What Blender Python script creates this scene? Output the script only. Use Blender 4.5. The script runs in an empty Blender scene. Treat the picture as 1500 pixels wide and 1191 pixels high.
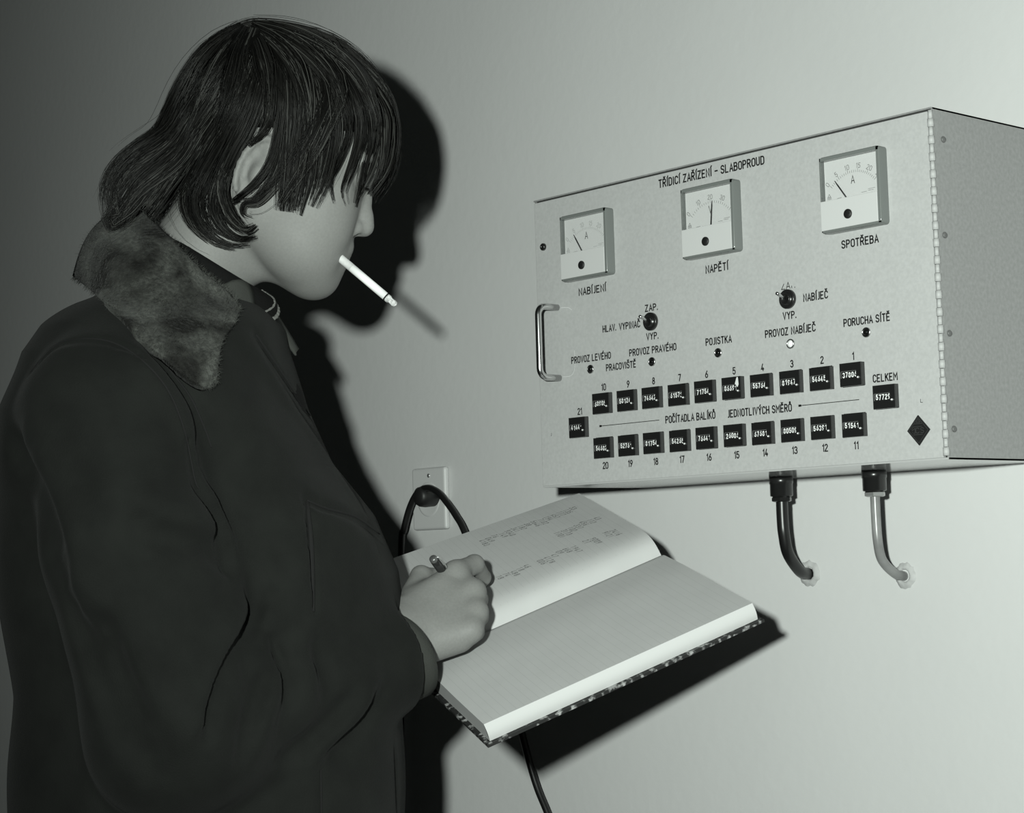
import bpy, bmesh, math, random
import numpy as np
from mathutils import Vector, Matrix, Quaternion
from mathutils.bvhtree import BVHTree

random.seed(7)
rng = np.random.default_rng(11)
SC = bpy.context.scene
COL = SC.collection

# ------------------------------------------------------------------ camera
Z0 = 1.22                                   # height of the cabinet's underside above the floor (m)
F_PX = 2782.8
CAM = Vector((1.5833, -1.6345, Z0 - 0.0797))
RIGHT = Vector((0.66486, 0.74638, -0.02949)).normalized()
DOWN = Vector((-0.07935, 0.03132, -0.99635))
FWD = RIGHT.cross(-DOWN) * -1.0
FWD = Vector((-0.74274, 0.66478, 0.08005)).normalized()
UP = RIGHT.cross(FWD).normalized()
RIGHT = FWD.cross(UP).normalized()
cam_d = bpy.data.cameras.new('camera')
cam_d.sensor_fit = 'HORIZONTAL'
cam_d.sensor_width = 36.0
cam_d.lens = 36.0 * F_PX / 1500.0
cam_d.clip_start = 0.05
cam = bpy.data.objects.new('camera', cam_d)
COL.objects.link(cam)
FIG = Matrix(((RIGHT.x, UP.x, -FWD.x, CAM.x), (RIGHT.y, UP.y, -FWD.y, CAM.y), (RIGHT.z, UP.z, -FWD.z, CAM.z), (0, 0, 0, 1)))
cam.matrix_world = FIG
SC.camera = cam

# ------------------------------------------------------------------ world, flash, exposure
w = bpy.data.worlds.new('world'); SC.world = w; w.use_nodes = True
bg = w.node_tree.nodes['Background']
bg.inputs[0].default_value = (0.85, 1.0, 0.9, 1); bg.inputs[1].default_value = 0.011
fl = bpy.data.lights.new('flash_gun', 'SPOT')     # the photographer's flash, held up and to the left of the camera
fl.energy = 214.0; fl.color = (0.915, 1.0, 0.93); fl.shadow_soft_size = 0.026
fl.spot_size = math.radians(96); fl.spot_blend = 1.0
flo = bpy.data.objects.new('flash_gun', fl); COL.objects.link(flo)
FLASH = Vector((1.4976, -1.7699, Z0 + 0.0258))
flo.location = FLASH
aim = Vector((0.62, 0.0, Z0 + 0.17)) - FLASH
flo.rotation_euler = aim.to_track_quat('-Z', 'Y').to_euler()
SC.view_settings.view_transform = 'Standard'
SC.view_settings.look = 'None'
SC.view_settings.exposure = 0.0
SC.view_settings.gamma = 1.0
SC.view_settings.use_curve_mapping = False
SC.cycles.max_bounces = 8
SC.cycles.transparent_max_bounces = 16

# ------------------------------------------------------------------ helpers
def mat(name, col, rough=0.5, metal=0.0, spec=0.5, bump=None, vary=None, coat=0.0, sheen=0.0):
    """Principled material; bump=(scale, strength, distance), vary=(scale, amount, detail)"""
    m = bpy.data.materials.new(name); m.use_nodes = True
    nt = m.node_tree; b = nt.nodes['Principled BSDF']
    if not isinstance(col, (tuple, list)): col = (col, col, col)
    b.inputs['Base Color'].default_value = (*col, 1)
    b.inputs['Roughness'].default_value = rough
    b.inputs['Metallic'].default_value = metal
    b.inputs['Specular IOR Level'].default_value = spec
    b.inputs['Coat Weight'].default_value = coat
    b.inputs['Sheen Weight'].default_value = sheen
    tc = nt.nodes.new('ShaderNodeTexCoord')
    if vary:
        n = nt.nodes.new('ShaderNodeTexNoise'); n.inputs['Scale'].default_value = vary[0]
        n.inputs['Detail'].default_value = vary[2] if len(vary) > 2 else 3.0
        nt.links.new(tc.outputs['Object'], n.inputs['Vector'])
        r = nt.nodes.new('ShaderNodeMapRange')
        r.inputs['From Min'].default_value = 0.3; r.inputs['From Max'].default_value = 0.7
        r.inputs['To Min'].default_value = 1 - vary[1]; r.inputs['To Max'].default_value = 1 + vary[1]
        nt.links.new(n.outputs['Fac'], r.inputs['Value'])
        v = nt.nodes.new('ShaderNodeVectorMath'); v.operation = 'SCALE'
        v.inputs[0].default_value = col
        nt.links.new(r.outputs[0], v.inputs['Scale'])
        nt.links.new(v.outputs[0], b.inputs['Base Color'])
    if bump:
        n = nt.nodes.new('ShaderNodeTexNoise'); n.inputs['Scale'].default_value = bump[0]
        n.inputs['Detail'].default_value = 3.0
        nt.links.new(tc.outputs['Object'], n.inputs['Vector'])
        bm_ = nt.nodes.new('ShaderNodeBump'); bm_.inputs['Strength'].default_value = bump[1]
        bm_.inputs['Distance'].default_value = bump[2]
        nt.links.new(n.outputs['Fac'], bm_.inputs['Height'])
        nt.links.new(bm_.outputs[0], b.inputs['Normal'])
    return m

def pane_mat(name, tint, gloss):
    m = bpy.data.materials.new(name); m.use_nodes = True; nt = m.node_tree
    nt.nodes.remove(nt.nodes['Principled BSDF']); out = nt.nodes['Material Output']
    t = nt.nodes.new('ShaderNodeBsdfTransparent'); t.inputs[0].default_value = (*tint, 1)
    g = nt.nodes.new('ShaderNodeBsdfGlossy'); g.inputs['Roughness'].default_value = gloss
    mx = nt.nodes.new('ShaderNodeMixShader')
    mx.inputs[0].default_value = .06; nt.links.new(t.outputs[0], mx.inputs[1]); nt.links.new(g.outputs[0], mx.inputs[2])
    nt.links.new(mx.outputs[0], out.inputs['Surface'])
    return m

def tag(o, label=None, cat=None, group=None, kind=None):
    if label: o['label'] = label
    if cat: o['category'] = cat
    if group: o['group'] = group
    if kind: o['kind'] = kind
    return o

def empty(name, M):
    o = bpy.data.objects.new(name, None); COL.objects.link(o)
    o.empty_display_size = 0.05
    o.matrix_world = M
    return o

class MB:
    """collects faces of one mesh object; every face keeps a material slot number"""
    def __init__(s): s.v = []; s.f = []; s.m = []; s.sm = []
    def add(s, vs, fs, mi=0, smooth=False):
        o = len(s.v); s.v.extend([tuple(x) for x in vs])
        for f in fs: s.f.append(tuple(i + o for i in f)); s.m.append(mi); s.sm.append(smooth)
    def box(s, lo, hi, mi=0, bev=0.0, seg=2):
        bm = bmesh.new(); bmesh.ops.create_cube(bm, size=1.0)
        for v in bm.verts:
            v.co = Vector([lo[i] + (v.co[i] + 0.5) * (hi[i] - lo[i]) for i in range(3)])
        if bev > 0: bmesh.ops.bevel(bm, geom=bm.edges[:], offset=bev, segments=seg, profile=0.5, affect='EDGES')
        bm.verts.index_update()
        s.add([v.co[:] for v in bm.verts], [[v.index for v in f.verts] for f in bm.faces], mi, False); bm.free()
    def tube(s, pts, rad, n=10, mi=0, caps=True, closed=False):
        pts = [Vector(p) for p in pts]; k = len(pts)
        if not isinstance(rad, (list, tuple, np.ndarray)): rad = [rad] * k
        vs = []; ref = None
        for i, p in enumerate(pts):
            a = pts[(i - 1) % k] if (closed or i > 0) else pts[0]
            b = pts[(i + 1) % k] if (closed or i < k - 1) else pts[-1]
            t = (b - a); t = t.normalized() if t.length > 1e-12 else Vector((0, 0, 1))
            if ref is None:
                ref = t.orthogonal().normalized()
            else:
                ref = ref - t * ref.dot(t)
                ref = ref.normalized() if ref.length > 1e-9 else t.orthogonal().normalized()
            bn = t.cross(ref)
            for j in range(n):
                an = 2 * math.pi * j / n
                vs.append(p + (ref * math.cos(an) + bn * math.sin(an)) * rad[i])
        fs = []
        for i in range(k if closed else k - 1):
            i2 = (i + 1) % k
            for j in range(n):
                j2 = (j + 1) % n
                fs.append((i * n + j, i * n + j2, i2 * n + j2, i2 * n + j))
        if caps and not closed:
            fs.append(tuple(range(n - 1, -1, -1))); fs.append(tuple((k - 1) * n + j for j in range(n)))
        s.add(vs, fs, mi, True)
    def lathe(s, prof, M=None, n=24, mi=0, smooth=True):
        """prof: (radius, height) pairs turned about local z, moved by M"""
        M = M or Matrix()
        vs = []; fs = []; k = len(prof)
        for (r, h) in prof:
            for j in range(n):
                a = 2 * math.pi * j / n; vs.append(M @ Vector((r * math.cos(a), r * math.sin(a), h)))
        for i in range(k - 1):
            for j in range(n):
                j2 = (j + 1) % n; fs.append((i * n + j, i * n + j2, (i + 1) * n + j2, (i + 1) * n + j))
        if prof[0][0] > 1e-6: fs.append(tuple(range(n - 1, -1, -1)))
        if prof[-1][0] > 1e-6: fs.append(tuple((k - 1) * n + j for j in range(n)))
        s.add(vs, fs, mi, smooth)
    def grid(s, P, mi=0, thick=0.0, smooth=True):
        """P[i][j] points; optional thickness along the grid normal"""
        P = np.array(P, float); ni, nj = P.shape[:2]
        if thick:
            gi = np.gradient(P, axis=0); gj = np.gradient(P, axis=1); n = np.cross(gi, gj)
            n /= np.linalg.norm(n, axis=2)[:, :, None] + 1e-12
            Q = P - n * thick
        vs = [tuple(x) for x in P.reshape(-1, 3)]
        fs = [(i * nj + j, (i + 1) * nj + j, (i + 1) * nj + j + 1, i * nj + j + 1) for i in range(ni - 1) for j in range(nj - 1)]
        if thick:
            o = ni * nj; vs += [tuple(x) for x in Q.reshape(-1, 3)]
            fs += [tuple(o + a for a in reversed(f)) for f in fs[:]]
            rim = [(0, j) for j in range(nj)] + [(i, nj - 1) for i in range(1, ni)] + [(ni - 1, j) for j in range(nj - 2, -1, -1)] + [(i, 0) for i in range(ni - 2, 0, -1)]
            for k in range(len(rim)):
                a = rim[k]; b = rim[(k + 1) % len(rim)]
                ia = a[0] * nj + a[1]; ib = b[0] * nj + b[1]
                fs.append((ia, ib, o + ib, o + ia))
        s.add(vs, fs, mi, smooth)
    def build(s, name, mats, parent=None, M=None, label=None):
        me = bpy.data.meshes.new(name)
        vs = s.v
        if M is not None: vs = [(M @ Vector(p))[:] for p in vs]
        me.from_pydata([tuple(p) for p in vs], [], s.f)
        if not isinstance(mats, (list, tuple)): mats = [mats]
        for m in mats: me.materials.append(m)
        me.polygons.foreach_set('material_index', s.m); me.polygons.foreach_set('use_smooth', s.sm)
        me.update()
        o = bpy.data.objects.new(name, me); COL.objects.link(o)
        if parent: o.parent = parent
        if label: o['label'] = label
        return o

def spline(pts, n):
    """Catmull-Rom through the points, n samples"""
    P = np.array(pts, float); k = len(P)
    if k == 2: return [P[0] + (P[1] - P[0]) * t for t in np.linspace(0, 1, n)]
    Q = np.vstack([2 * P[0] - P[1], P, 2 * P[-1] - P[-2]])
    out = []
    for t in np.linspace(0, k - 1 - 1e-9, n):
        i = int(t); u = t - i; a, b, c, d = Q[i:i + 4]
        out.append(0.5 * (2 * b + (c - a) * u + (2 * a - 5 * b + 4 * c - d) * u * u + (3 * b - a - 3 * c + d) * u ** 3))
    return out

# narrow engraved capitals as pen strokes in a 0..0.5 x 0..1 cell
def _arc(cx, cy, rx, ry, a0, a1, n=5):
    return [(cx + rx * math.cos(math.radians(a0 + (a1 - a0) * i / n)), cy + ry * math.sin(math.radians(a0 + (a1 - a0) * i / n))) for i in range(n + 1)]
_O = _arc(.26, .76, .26, .24, 0, 180, 8) + _arc(.26, .24, .26, .24, 180, 360, 8); _O.append(_O[0])
GLY = {
 'A': [[(0, 0), (.27, 1), (.54, 0)], [(.09, .32), (.45, .32)]],
 'B': [[(0, 0), (0, 1), (.28, 1)] + _arc(.28, .77, .2, .23, 90, -90, 6) + [(0, .54)], [(.28, .54)] + _arc(.28, .27, .23, .27, 90, -90, 6) + [(0, 0)]],
 'C': [_arc(.26, .76, .25, .24, 10, 180, 7) + _arc(.26, .24, .25, .24, 180, 350, 7)],
 'D': [[(0, 0), (0, 1), (.24, 1)] + _arc(.24, .74, .26, .26, 90, 0, 4) + _arc(.24, .26, .26, .26, 0, -90, 4) + [(0, 0)]],
 'E': [[(.46, 1), (0, 1), (0, 0), (.46, 0)], [(0, .52), (.38, .52)]],
 'H': [[(0, 0), (0, 1)], [(.5, 0), (.5, 1)], [(0, .5), (.5, .5)]],
 'I': [[(.05, 0), (.05, 1)]],
 'J': [[(.28, 1), (.28, .2)] + _arc(.1, .18, .18, .18, 0, -100, 5)],
 'K': [[(0, 0), (0, 1)], [(.48, 1), (0, .42)], [(.17, .6), (.5, 0)]],
 'L': [[(0, 1), (0, 0), (.44, 0)]],
 'M': [[(0, 0), (0, 1), (.32, .4), (.64, 1), (.64, 0)]],
 'N': [[(0, 0), (0, 1), (.5, 0), (.5, 1)]],
 'O': [_O],
 'P': [[(0, 0), (0, 1), (.26, 1)] + _arc(.26, .74, .24, .26, 90, -90, 6) + [(0, .48)]],
 'R': [[(0, 0), (0, 1), (.26, 1)] + _arc(.26, .75, .24, .25, 90, -90, 6) + [(0, .5)], [(.24, .5), (.5, 0)]],
 'S': [_arc(.25, .76, .24, .24, 15, 180, 6) + _arc(.25, .76, .24, .25, 190, 240, 2) + _arc(.25, .25, .25, .27, 60, 0, 3) + _arc(.25, .24, .25, .24, 0, -165, 6)],
 'T': [[(0, 1), (.5, 1)], [(.25, 1), (.25, 0)]],
 'U': [[(0, 1), (0, .24)] + _arc(.25, .24, .25, .24, 180, 360, 7) + [(.5, 1)]],
 'V': [[(0, 1), (.26, 0), (.52, 1)]],
 'Y': [[(0, 1), (.25, .5), (.5, 1)], [(.25, .5), (.25, 0)]],
 'Z': [[(0, 1), (.48, 1), (0, 0), (.48, 0)]],
 '0': [_O], '1': [[(.08, .8), (.26, 1), (.26, 0)]],
 '2': [_arc(.25, .75, .24, .25, 165, -15, 7) + [(.02, .1), (0, 0), (.5, 0)]],
 '3': [_arc(.24, .76, .23, .24, 160, -90, 7), _arc(.24, .27, .26, .27, 80, -160, 7)],
 '4': [[(.34, 0), (.34, .45)], [(.3, 1), (0, .25), (.5, .25)]],
 '5': [[(.46, 1), (.06, 1), (.03, .55)] + _arc(.24, .32, .26, .32, 115, -160, 8)],
 '6': [[(.4, 1), (.08, .5)] + _arc(.26, .28, .25, .28, 160, -200, 12)],
 '7': [[(0, 1), (.48, 1), (.16, 0)]],
 '8': [_arc(.25, .76, .21, .24, 0, 360, 10), _arc(.25, .27, .25, .27, 0, 360, 10)],
 '9': [[(.1, 0), (.42, .5)] + _arc(.25, .72, .24, .28, -20, 340, 12)],
 '.': [[(.0, .0), (.0, .08)]], '–': [[(0, .5), (.42, .5)]],
 'z': [[(.42, .8), (0, 0), (.46, 0)]], 'q': [[(.0, 0), (.0, .3)]],
}
BASE = {'Á': 'A', 'É': 'E', 'Í': 'I', 'Ý': 'Y', 'Č': 'C', 'Ě': 'E', 'Ř': 'R', 'Š': 'S', 'Ů': 'U'}
BASE['Ů'] = 'U'
GLY['u'] = GLY['O']
ADV = {'I': .1, '1': .34, '.': .06, '–': .42, 'M': .64, 'J': .28, 'z': .46, 'q': .05}
def text_strokes(t, gap=.26):
    out = []; x = 0.0
    for ch in t:
        if ch == ' ': x += .42; continue
        b = BASE.get(ch, ch); wd = ADV.get(b, .52)
        for st in GLY[b]: out.append([(x + a, c) for a, c in st])
        cx = x + wd / 2
        if ch in 'ÁÉÍÝ': out.append([(cx - .02, 1.12), (cx + .12, 1.32)])
        elif ch in 'ČĚŘŠ': out.append([(cx - .14, 1.32), (cx, 1.13), (cx + .14, 1.32)])
        elif ch == 'Ů': out.append(_arc(cx, 1.22, .09, .1, 0, 360, 8))
        x += wd + gap
    return out, x - gap

def ribbon(mb, path, half, put, mi=0):
    """flat ribbon of half-width along a 2-D path; put(x, z) -> 3-D point"""
    P = [np.array(p, float) for p in path]
    P = [p for i, p in enumerate(P) if i == 0 or np.linalg.norm(p - P[i - 1]) > 1e-9]
    k = len(P)
    if k < 2: return
    closed = np.linalg.norm(P[0] - P[-1]) < 1e-9 and k > 3
    L = []; R = []
    for i in range(k):
        if closed:
            a = P[i - 1] if i > 0 else P[-2]; b = P[i + 1] if i < k - 1 else P[1]
        else:
            a = P[max(i - 1, 0)]; b = P[min(i + 1, k - 1)]
        d0 = P[i] - a; d1 = b - P[i]
        n0 = np.linalg.norm(d0); n1 = np.linalg.norm(d1)
        if n0 < 1e-9: d0 = d1
        if n1 < 1e-9: d1 = d0
        d0 = d0 / np.linalg.norm(d0); d1 = d1 / np.linalg.norm(d1)
        t = d0 + d1; t = t / (np.linalg.norm(t) + 1e-9); n = np.array((-t[1], t[0]))
        c = max(0.45, n @ np.array((-d0[1], d0[0])))
        e = P[i].copy()
        if not closed and i == 0: e = e - d1 * half * .8
        if not closed and i == k - 1: e = e + d0 * half * .8
        L.append(e + n * half / c); R.append(e - n * half / c)
    vs = [put(*q) for q in L] + [put(*q) for q in R]
    mb.add(vs, [(i, i + 1, k + i + 1, k + i) for i in range(k - 1)], mi)

def lettering(mb, t, x0, x1, z, h, y, mi=0, pen=.098, gap=.26):
    st, wd = text_strokes(t, gap)
    sx = (x1 - x0) / wd if x1 is not None else h
    for s_ in st:
        ribbon(mb, [(x0 + a * sx, z + b * h) for a, b in s_], pen * h, lambda a, b: (a, y, b), mi)
    return x0 + wd * sx

# ------------------------------------------------------------------ materials
M_wall = mat('wall_paint', (.60, .60, .60), .62, bump=(70, .12, .003), vary=(2.2, .035, 6), spec=.3)
M_floor = mat('floor_lino', (.05, .05, .05), .5, vary=(6, .15))
M_paint = mat('hammered_grey_paint', (.445, .445, .445), .42, bump=(420, .10, .001), vary=(300, .05, 2), spec=.35)
M_case = mat('case_grey_paint', (.25, .25, .25), .2, bump=(330, .12, .001), vary=(260, .10, 2), spec=.5)
M_gap = mat('dark_gap', (.02, .02, .02), .8)
M_ink = mat('black_engraving', (.012, .012, .012), .5)
M_black = mat('black_bakelite', (.012, .012, .012), .28)
M_blackm = mat('matt_black_plastic', (.010, .010, .010), .5)
M_chrome = mat('worn_chrome', (.62, .62, .62), .22, metal=1.0)
M_steel = mat('dull_steel', (.55, .55, .55), .4, metal=.8)
M_white = mat('white_dial', (.76, .76, .76), .5)
M_cov = mat('meter_cover_white', (.57, .57, .57), .45)
M_housing = mat('smoked_meter_housing', (.16, .17, .165), .18)
M_pane = pane_mat('meter_glass', (.97, .97, .97), .05)
M_side_lit = mat('counter_side_lit_tone', (.03, .03, .03), .4)
M_digit = mat('white_digit', (.88, .88, .88), .5)
M_lens = mat('dark_lamp_lens', (.006, .006, .006), .06)
M_lensw = mat('white_lamp_lens', (.85, .85, .85), .25)
M_grey = mat('grey_cable_sheath', (.22, .22, .22), .3, vary=(40, .25))
M_plaster = mat('fresh_plaster', (.43, .43, .43), .9, bump=(140, .5, .002), vary=(60, .15))
M_socket = mat('socket_plastic', (.57, .57, .57), .5)
M_rubber = mat('black_rubber', (.008, .008, .008), .35)
M_diam = mat('diamond_badge_enamel', (.014, .014, .014), .35)
M_diaml = mat('diamond_badge_line', (.04, .04, .04), .4)
M_scr = mat('paint_scratch', (.78, .78, .78), .5)

# ------------------------------------------------------------------ setting
mb = MB(); mb.box((-7.0, 0.0, 0.0), (3.4, 0.2, 3.2))
wall = mb.build('wall_back', M_wall); tag(wall, kind='structure')
mb = MB(); mb.box((-7.0, -4.6, -0.1), (3.4, 0.2, 0.0))
floor = mb.build('floor', M_floor); tag(floor, kind='structure')
mb = MB(); mb.box((-7.0, -0.012, 0.0), (3.4, 0.0, 0.09), bev=.003)
bb = mb.build('baseboard_back', mat('baseboard_wood', (.10, .09, .08), .5, vary=(9, .2))); tag(bb, kind='structure')

def ring_patch(x, z, r, seed, name='plaster_patch'):
    """lumpy collar of filler round a hole, standing proud of the wall"""
    r_ = random.Random(seed); vs = []; fs = []; n = 28; rings = [(.55, .0), (.62, .002), (.8, .0026), (1.0, .0018), (1.35, -.001)]
    jit = [r_.uniform(.92, 1.1) for _ in range(n)]
    for (k, h) in rings:
        for j in range(n):
            a = 2 * math.pi * j / n; rr = r * k * (jit[j] if k > .7 else 1 + .3 * (jit[j] - 1))
            vs.append((x + rr * math.cos(a), -h - r_.uniform(0, .0008) * (h > 0), z + rr * math.sin(a) * 1.0))
    for i in range(len(rings) - 1):
        for j in range(n):
            j2 = (j + 1) % n; fs.append((i * n + j, (i + 1) * n + j, (i + 1) * n + j2, i * n + j2))
    m = MB(); m.add(vs, fs, 0, True)
    return m.build(name, M_plaster, wall)
ring_patch(.2385, Z0 - .105, .0115, 3)
ring_patch(.366, Z0 - .109, .0110, 9)

# ------------------------------------------------------------------ control cabinet
W, H, D = .55, .3289, .1749
cab = empty('control_cabinet', Matrix.Translation((0, 0, Z0)))
tag(cab, 'grey metal control cabinet with three meters and rows of counters, mounted on the wall', 'control cabinet')
yf = -D
# case: an open box with a folded front rim
mb = MB(); t = .0016
mb.box((0, yf + .002, 0), (t, 0, H)); mb.box((W - t, yf + .002, 0), (W, 0, H))
mb.box((0, yf, H - t), (W, 0, H)); mb.box((0, yf + .001, 0), (W, 0, t), 1); mb.box((t, -.004, t), (W - t, -.0005, H - t))
case = mb.build('case', [M_case, mat('case_underside_gloss_lightened', (.42, .42, .42), .13)], cab)  # underside glossier, its reflected wall light also painted in as paler grey
mb = MB(); mb.box((t, yf + .004, t), (W - t, yf + .012, H - t)); mb.build('door_recess', M_gap, cab)
# door plate
DX0, DX1, DZ0, DZ1 = .0012, W - .0045, .0016, H - .0034
mb = MB(); mb.box((DX0, yf - .0004, DZ0), (DX1, yf + .004, DZ1), bev=.0006)
mb.build('door', M_paint, cab)
yd = yf - .0004              # door face
yl = yd - .00025             # painted lettering
# piano hinge
mb = MB(); hx, hy = W - .0008, yf - .0006
zz = .003; k = 0; pitch = (H - .006) / 40
while zz < H - .004:
    r = .0030 if k % 2 == 0 else .0021
    mb.tube([(hx, hy, zz + .0003), (hx, hy, zz + pitch - .0003)], r, 10, 0)
    if k % 2: mb.box((hx - .0042, yf - .0003, zz + .001), (hx - .0021, yf + .0005, zz + pitch - .001), 1)
    zz += pitch; k += 1
mb.box((hx - .0085, yf - .0009, .003), (hx - .0028, yf - .0003, H - .004), 2)
mb.build('hinge', [mat('hinge_paint', (.43, .43, .43), .6), M_gap, M_paint], cab, label='pale piano hinge down the right corner')
for (sy, sz) in ((-.158, .300), (-.163, .209), (-.163, .117), (-.163, .028)):
    mb = MB(); mb.lathe([(.0030, 0), (.0030, .0008), (.0022, .0016), (.0, .0017)], Matrix.Translation((W, sy, sz)) @ Matrix.Rotation(math.pi / 2, 4, 'Y'), 16)
    mb.build('rivet', mat('rivet_paint', (.11, .11, .11), .5), cab)
# lock screw on the left
Mf = lambda x, z, y=yd: Matrix.Translation((x, y, z)) @ Matrix.Rotation(math.pi / 2, 4, 'X')     # local +z points out of the panel
mb = MB(); mb.lathe([(.0042, 0), (.0042, .002), (.0034, .003), (.003, .0032), (.0028, .0015), (0, .0015)], Mf(.0153, .2733), 20, 0)
mb.box((.0147, yd - .003, .2708), (.0159, yd - .0012, .2758), 1)
mb.build('lock', [M_black, M_chrome], cab)

def meter(x0, x1, z0, z1, unit, nums, ang, faint):
    """moving-coil panel meter: smoked housing, recessed dial behind a pane, white lower cover"""
    m = empty('panel_meter', Matrix()); m.parent = cab; m.matrix_world = cab.matrix_world.copy()
    m.matrix_parent_inverse = Matrix(); m.location = (0, 0, 0)
    dep = .0125; zs = z0 + (z1 - z0) * .415; fx = .0022
    yo = yd - dep; yr = yd - dep + .0062; b = .0042
    h = MB()
    # outer wall with rounded corners, as a closed outline swept in depth
    def outline(e, r=.0035):
        pts = []
        for (cx, cz, a0) in ((x1 - r - e, z1 - r - e, 0), (x0 + r + e, z1 - r - e, 90), (x0 + r + e, z0 + r + e, 180), (x1 - r - e, z0 + r + e, 270)):
            for i in range(5):
                a = math.radians(a0 + i * 22.5); pts.append((cx + r * math.cos(a), cz + r * math.sin(a)))
        return pts
    rings = [(outline(0), yd + .001), (outline(0), yo + .0016), (outline(.0005), yo + .0005), (outline(.0016), yo)]
    vs = []; n = 20
    for (o_, y_) in rings: vs += [(p[0], y_, p[1]) for p in o_]
    fs = [(i * n + j, i * n + (j + 1) % n, (i + 1) * n + (j + 1) % n, (i + 1) * n + j) for i in range(3) for j in range(n)]
    h.add(vs, fs, 0, True)
    # front rim bars round the window and lower cover
    h.box((x0 + .001, yo, z0 + .001), (x0 + b * .5, yr, z1 - .001)); h.box((x1 - b * .8, yo, z0 + .001), (x1 - .001, yr, z1 - .001))
    h.box((x0 + .001, yo, z1 - b), (x1 - .001, yr, z1 - .001)); h.box((x0 + .001, yo, z0 + .001), (x1 - .001, yr, z0 + b * .55))
    h.box((x0 + .001, yr - .0001, z0 + .001), (x1 - .001, yd, z1 - .001))
    h.build('housing', M_housing, m)
    d = MB(); d.box((x0 + .0024, yr - .0006, zs - .001), (x1 - .0036, yr - .0002, z1 - .0043), 0)
    yk = yr - .0008; cx = (x0 + x1) / 2 + .0006; cz = zs - .010; R = .034
    na = len(nums)
    for i in range((na - 1) * 5 + 1):
        a = math.radians(138 - 96 * i / ((na - 1) * 5)); l = .0036 if i % 5 == 0 else .002
        ribbon(d, [(cx + R * math.cos(a), cz + R * math.sin(a)), (cx + (R + l) * math.cos(a), cz + (R + l) * math.sin(a))], .00022, lambda p, q: (p, yk, q), 1)
    for i, s_ in enumerate(nums):
        a = math.radians(138 - 96 * i / (na - 1)); st, wd = text_strokes(s_); hh = .0046
        px, pz = cx + (R + .0075) * math.cos(a), cz + (R + .0062) * math.sin(a)
        ca, sa = math.cos(a - math.pi / 2), math.sin(a - math.pi / 2)
        for q in st:
            ribbon(d, [(px + ((u - wd / 2) * ca - (v - .5) * sa) * hh, pz + ((u - wd / 2) * sa + (v - .5) * ca) * hh) for u, v in q], .00028, lambda p, q_: (p, yk, q_), 1)
    lettering(d, unit, cx - .0022, None, zs + .0135, .0075, yk, 2, .05)
    sx, sz = x0 + .0075, zs + .0035      # class marks in the lower corners
    for q in ([(sx - .0022, sz), (sx + .0022, sz), (sx, sz + .0038), (sx - .0022, sz)], [(sx - .0025, sz - .0012), (sx + .0025, sz - .0012)], [(sx - .001, sz + .001), (sx + .001, sz + .001)]):
        ribbon(d, q, .00025, lambda p, q_: (p, yk, q_), 1)
    for q in ([(x1 - .026, zs + .003), (x1 - .020, zs + .003)], [(x1 - .018, zs + .005), (x1 - .010, zs + .0052)], [(x1 - .018, zs + .0035), (x1 - .012, zs + .0036)], [(x0 + .017, zs + .0016), (x0 + .022, zs + .0018)]):
        ribbon(d, q, .0002, lambda p, q_: (p, yk, q_), 1)
    d.build('dial', [M_white, faint, M_ink], m)
    nd = MB(); a = math.radians(ang); yn = yr - .0022
    nd.tube([(cx + .004 * math.cos(a), yn, cz + .004 * math.sin(a)), (cx + .030 * math.cos(a), yn, cz + .030 * math.sin(a)), (cx + .036 * math.cos(a), yn, cz + .036 * math.sin(a))], [.00075, .0007, .00025], 6)
    nd.build('needle', M_ink, m)
    c = MB(); c.box((x0 + .0008, yo - .0007, z0 + .0024), (x1 - .0036, yo + .0012, zs), 0, .0004)
    c.build('lower_cover', M_cov, m)
    kb = MB(); kb.lathe([(.0047, 0), (.0047, .0012), (.004, .0018), (0, .0019)], Mf((x0 + x1) / 2 - .0022, z0 + (z1 - z0) * .195, yo - .0006), 20)
    kb.box(((x0 + x1) / 2 - .0052, yo - .0027, z0 + (z1 - z0) * .195 - .0005), ((x0 + x1) / 2 + .0008, yo - .0024, z0 + (z1 - z0) * .195 + .0005))
    kb.build('zero_screw', M_blackm, m)
    p = MB(); p.box((x0 + .0022, yo + .0006, zs), (x1 - .0034, yo + .0012, z1 - .0040)); p.build('glass', M_pane, m)
    return m
M_faint = mat('faded_print', (.42, .42, .42), .6)
M_print = mat('grey_print', (.22, .22, .22), .6)
o = meter(.0553, .1288, .2270, .3006, 'A', ['0', '5', '10', '15', '20', '25'], 122, M_faint); o['label'] = 'ammeter above the word NABÍJENÍ'
o = meter(.2402, .3133, .2264, .3008, 'V', ['0', '10', '20', '30', '40'], 84, M_print); o['label'] = 'voltmeter above the word NAPĚTÍ'
o = meter(.4250, .4975, .2262, .3012, 'A', ['0', '5', '10', '15', '20', '25'], 126, M_print); o['label'] = 'ammeter above the word SPOTŘEBA'

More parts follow.
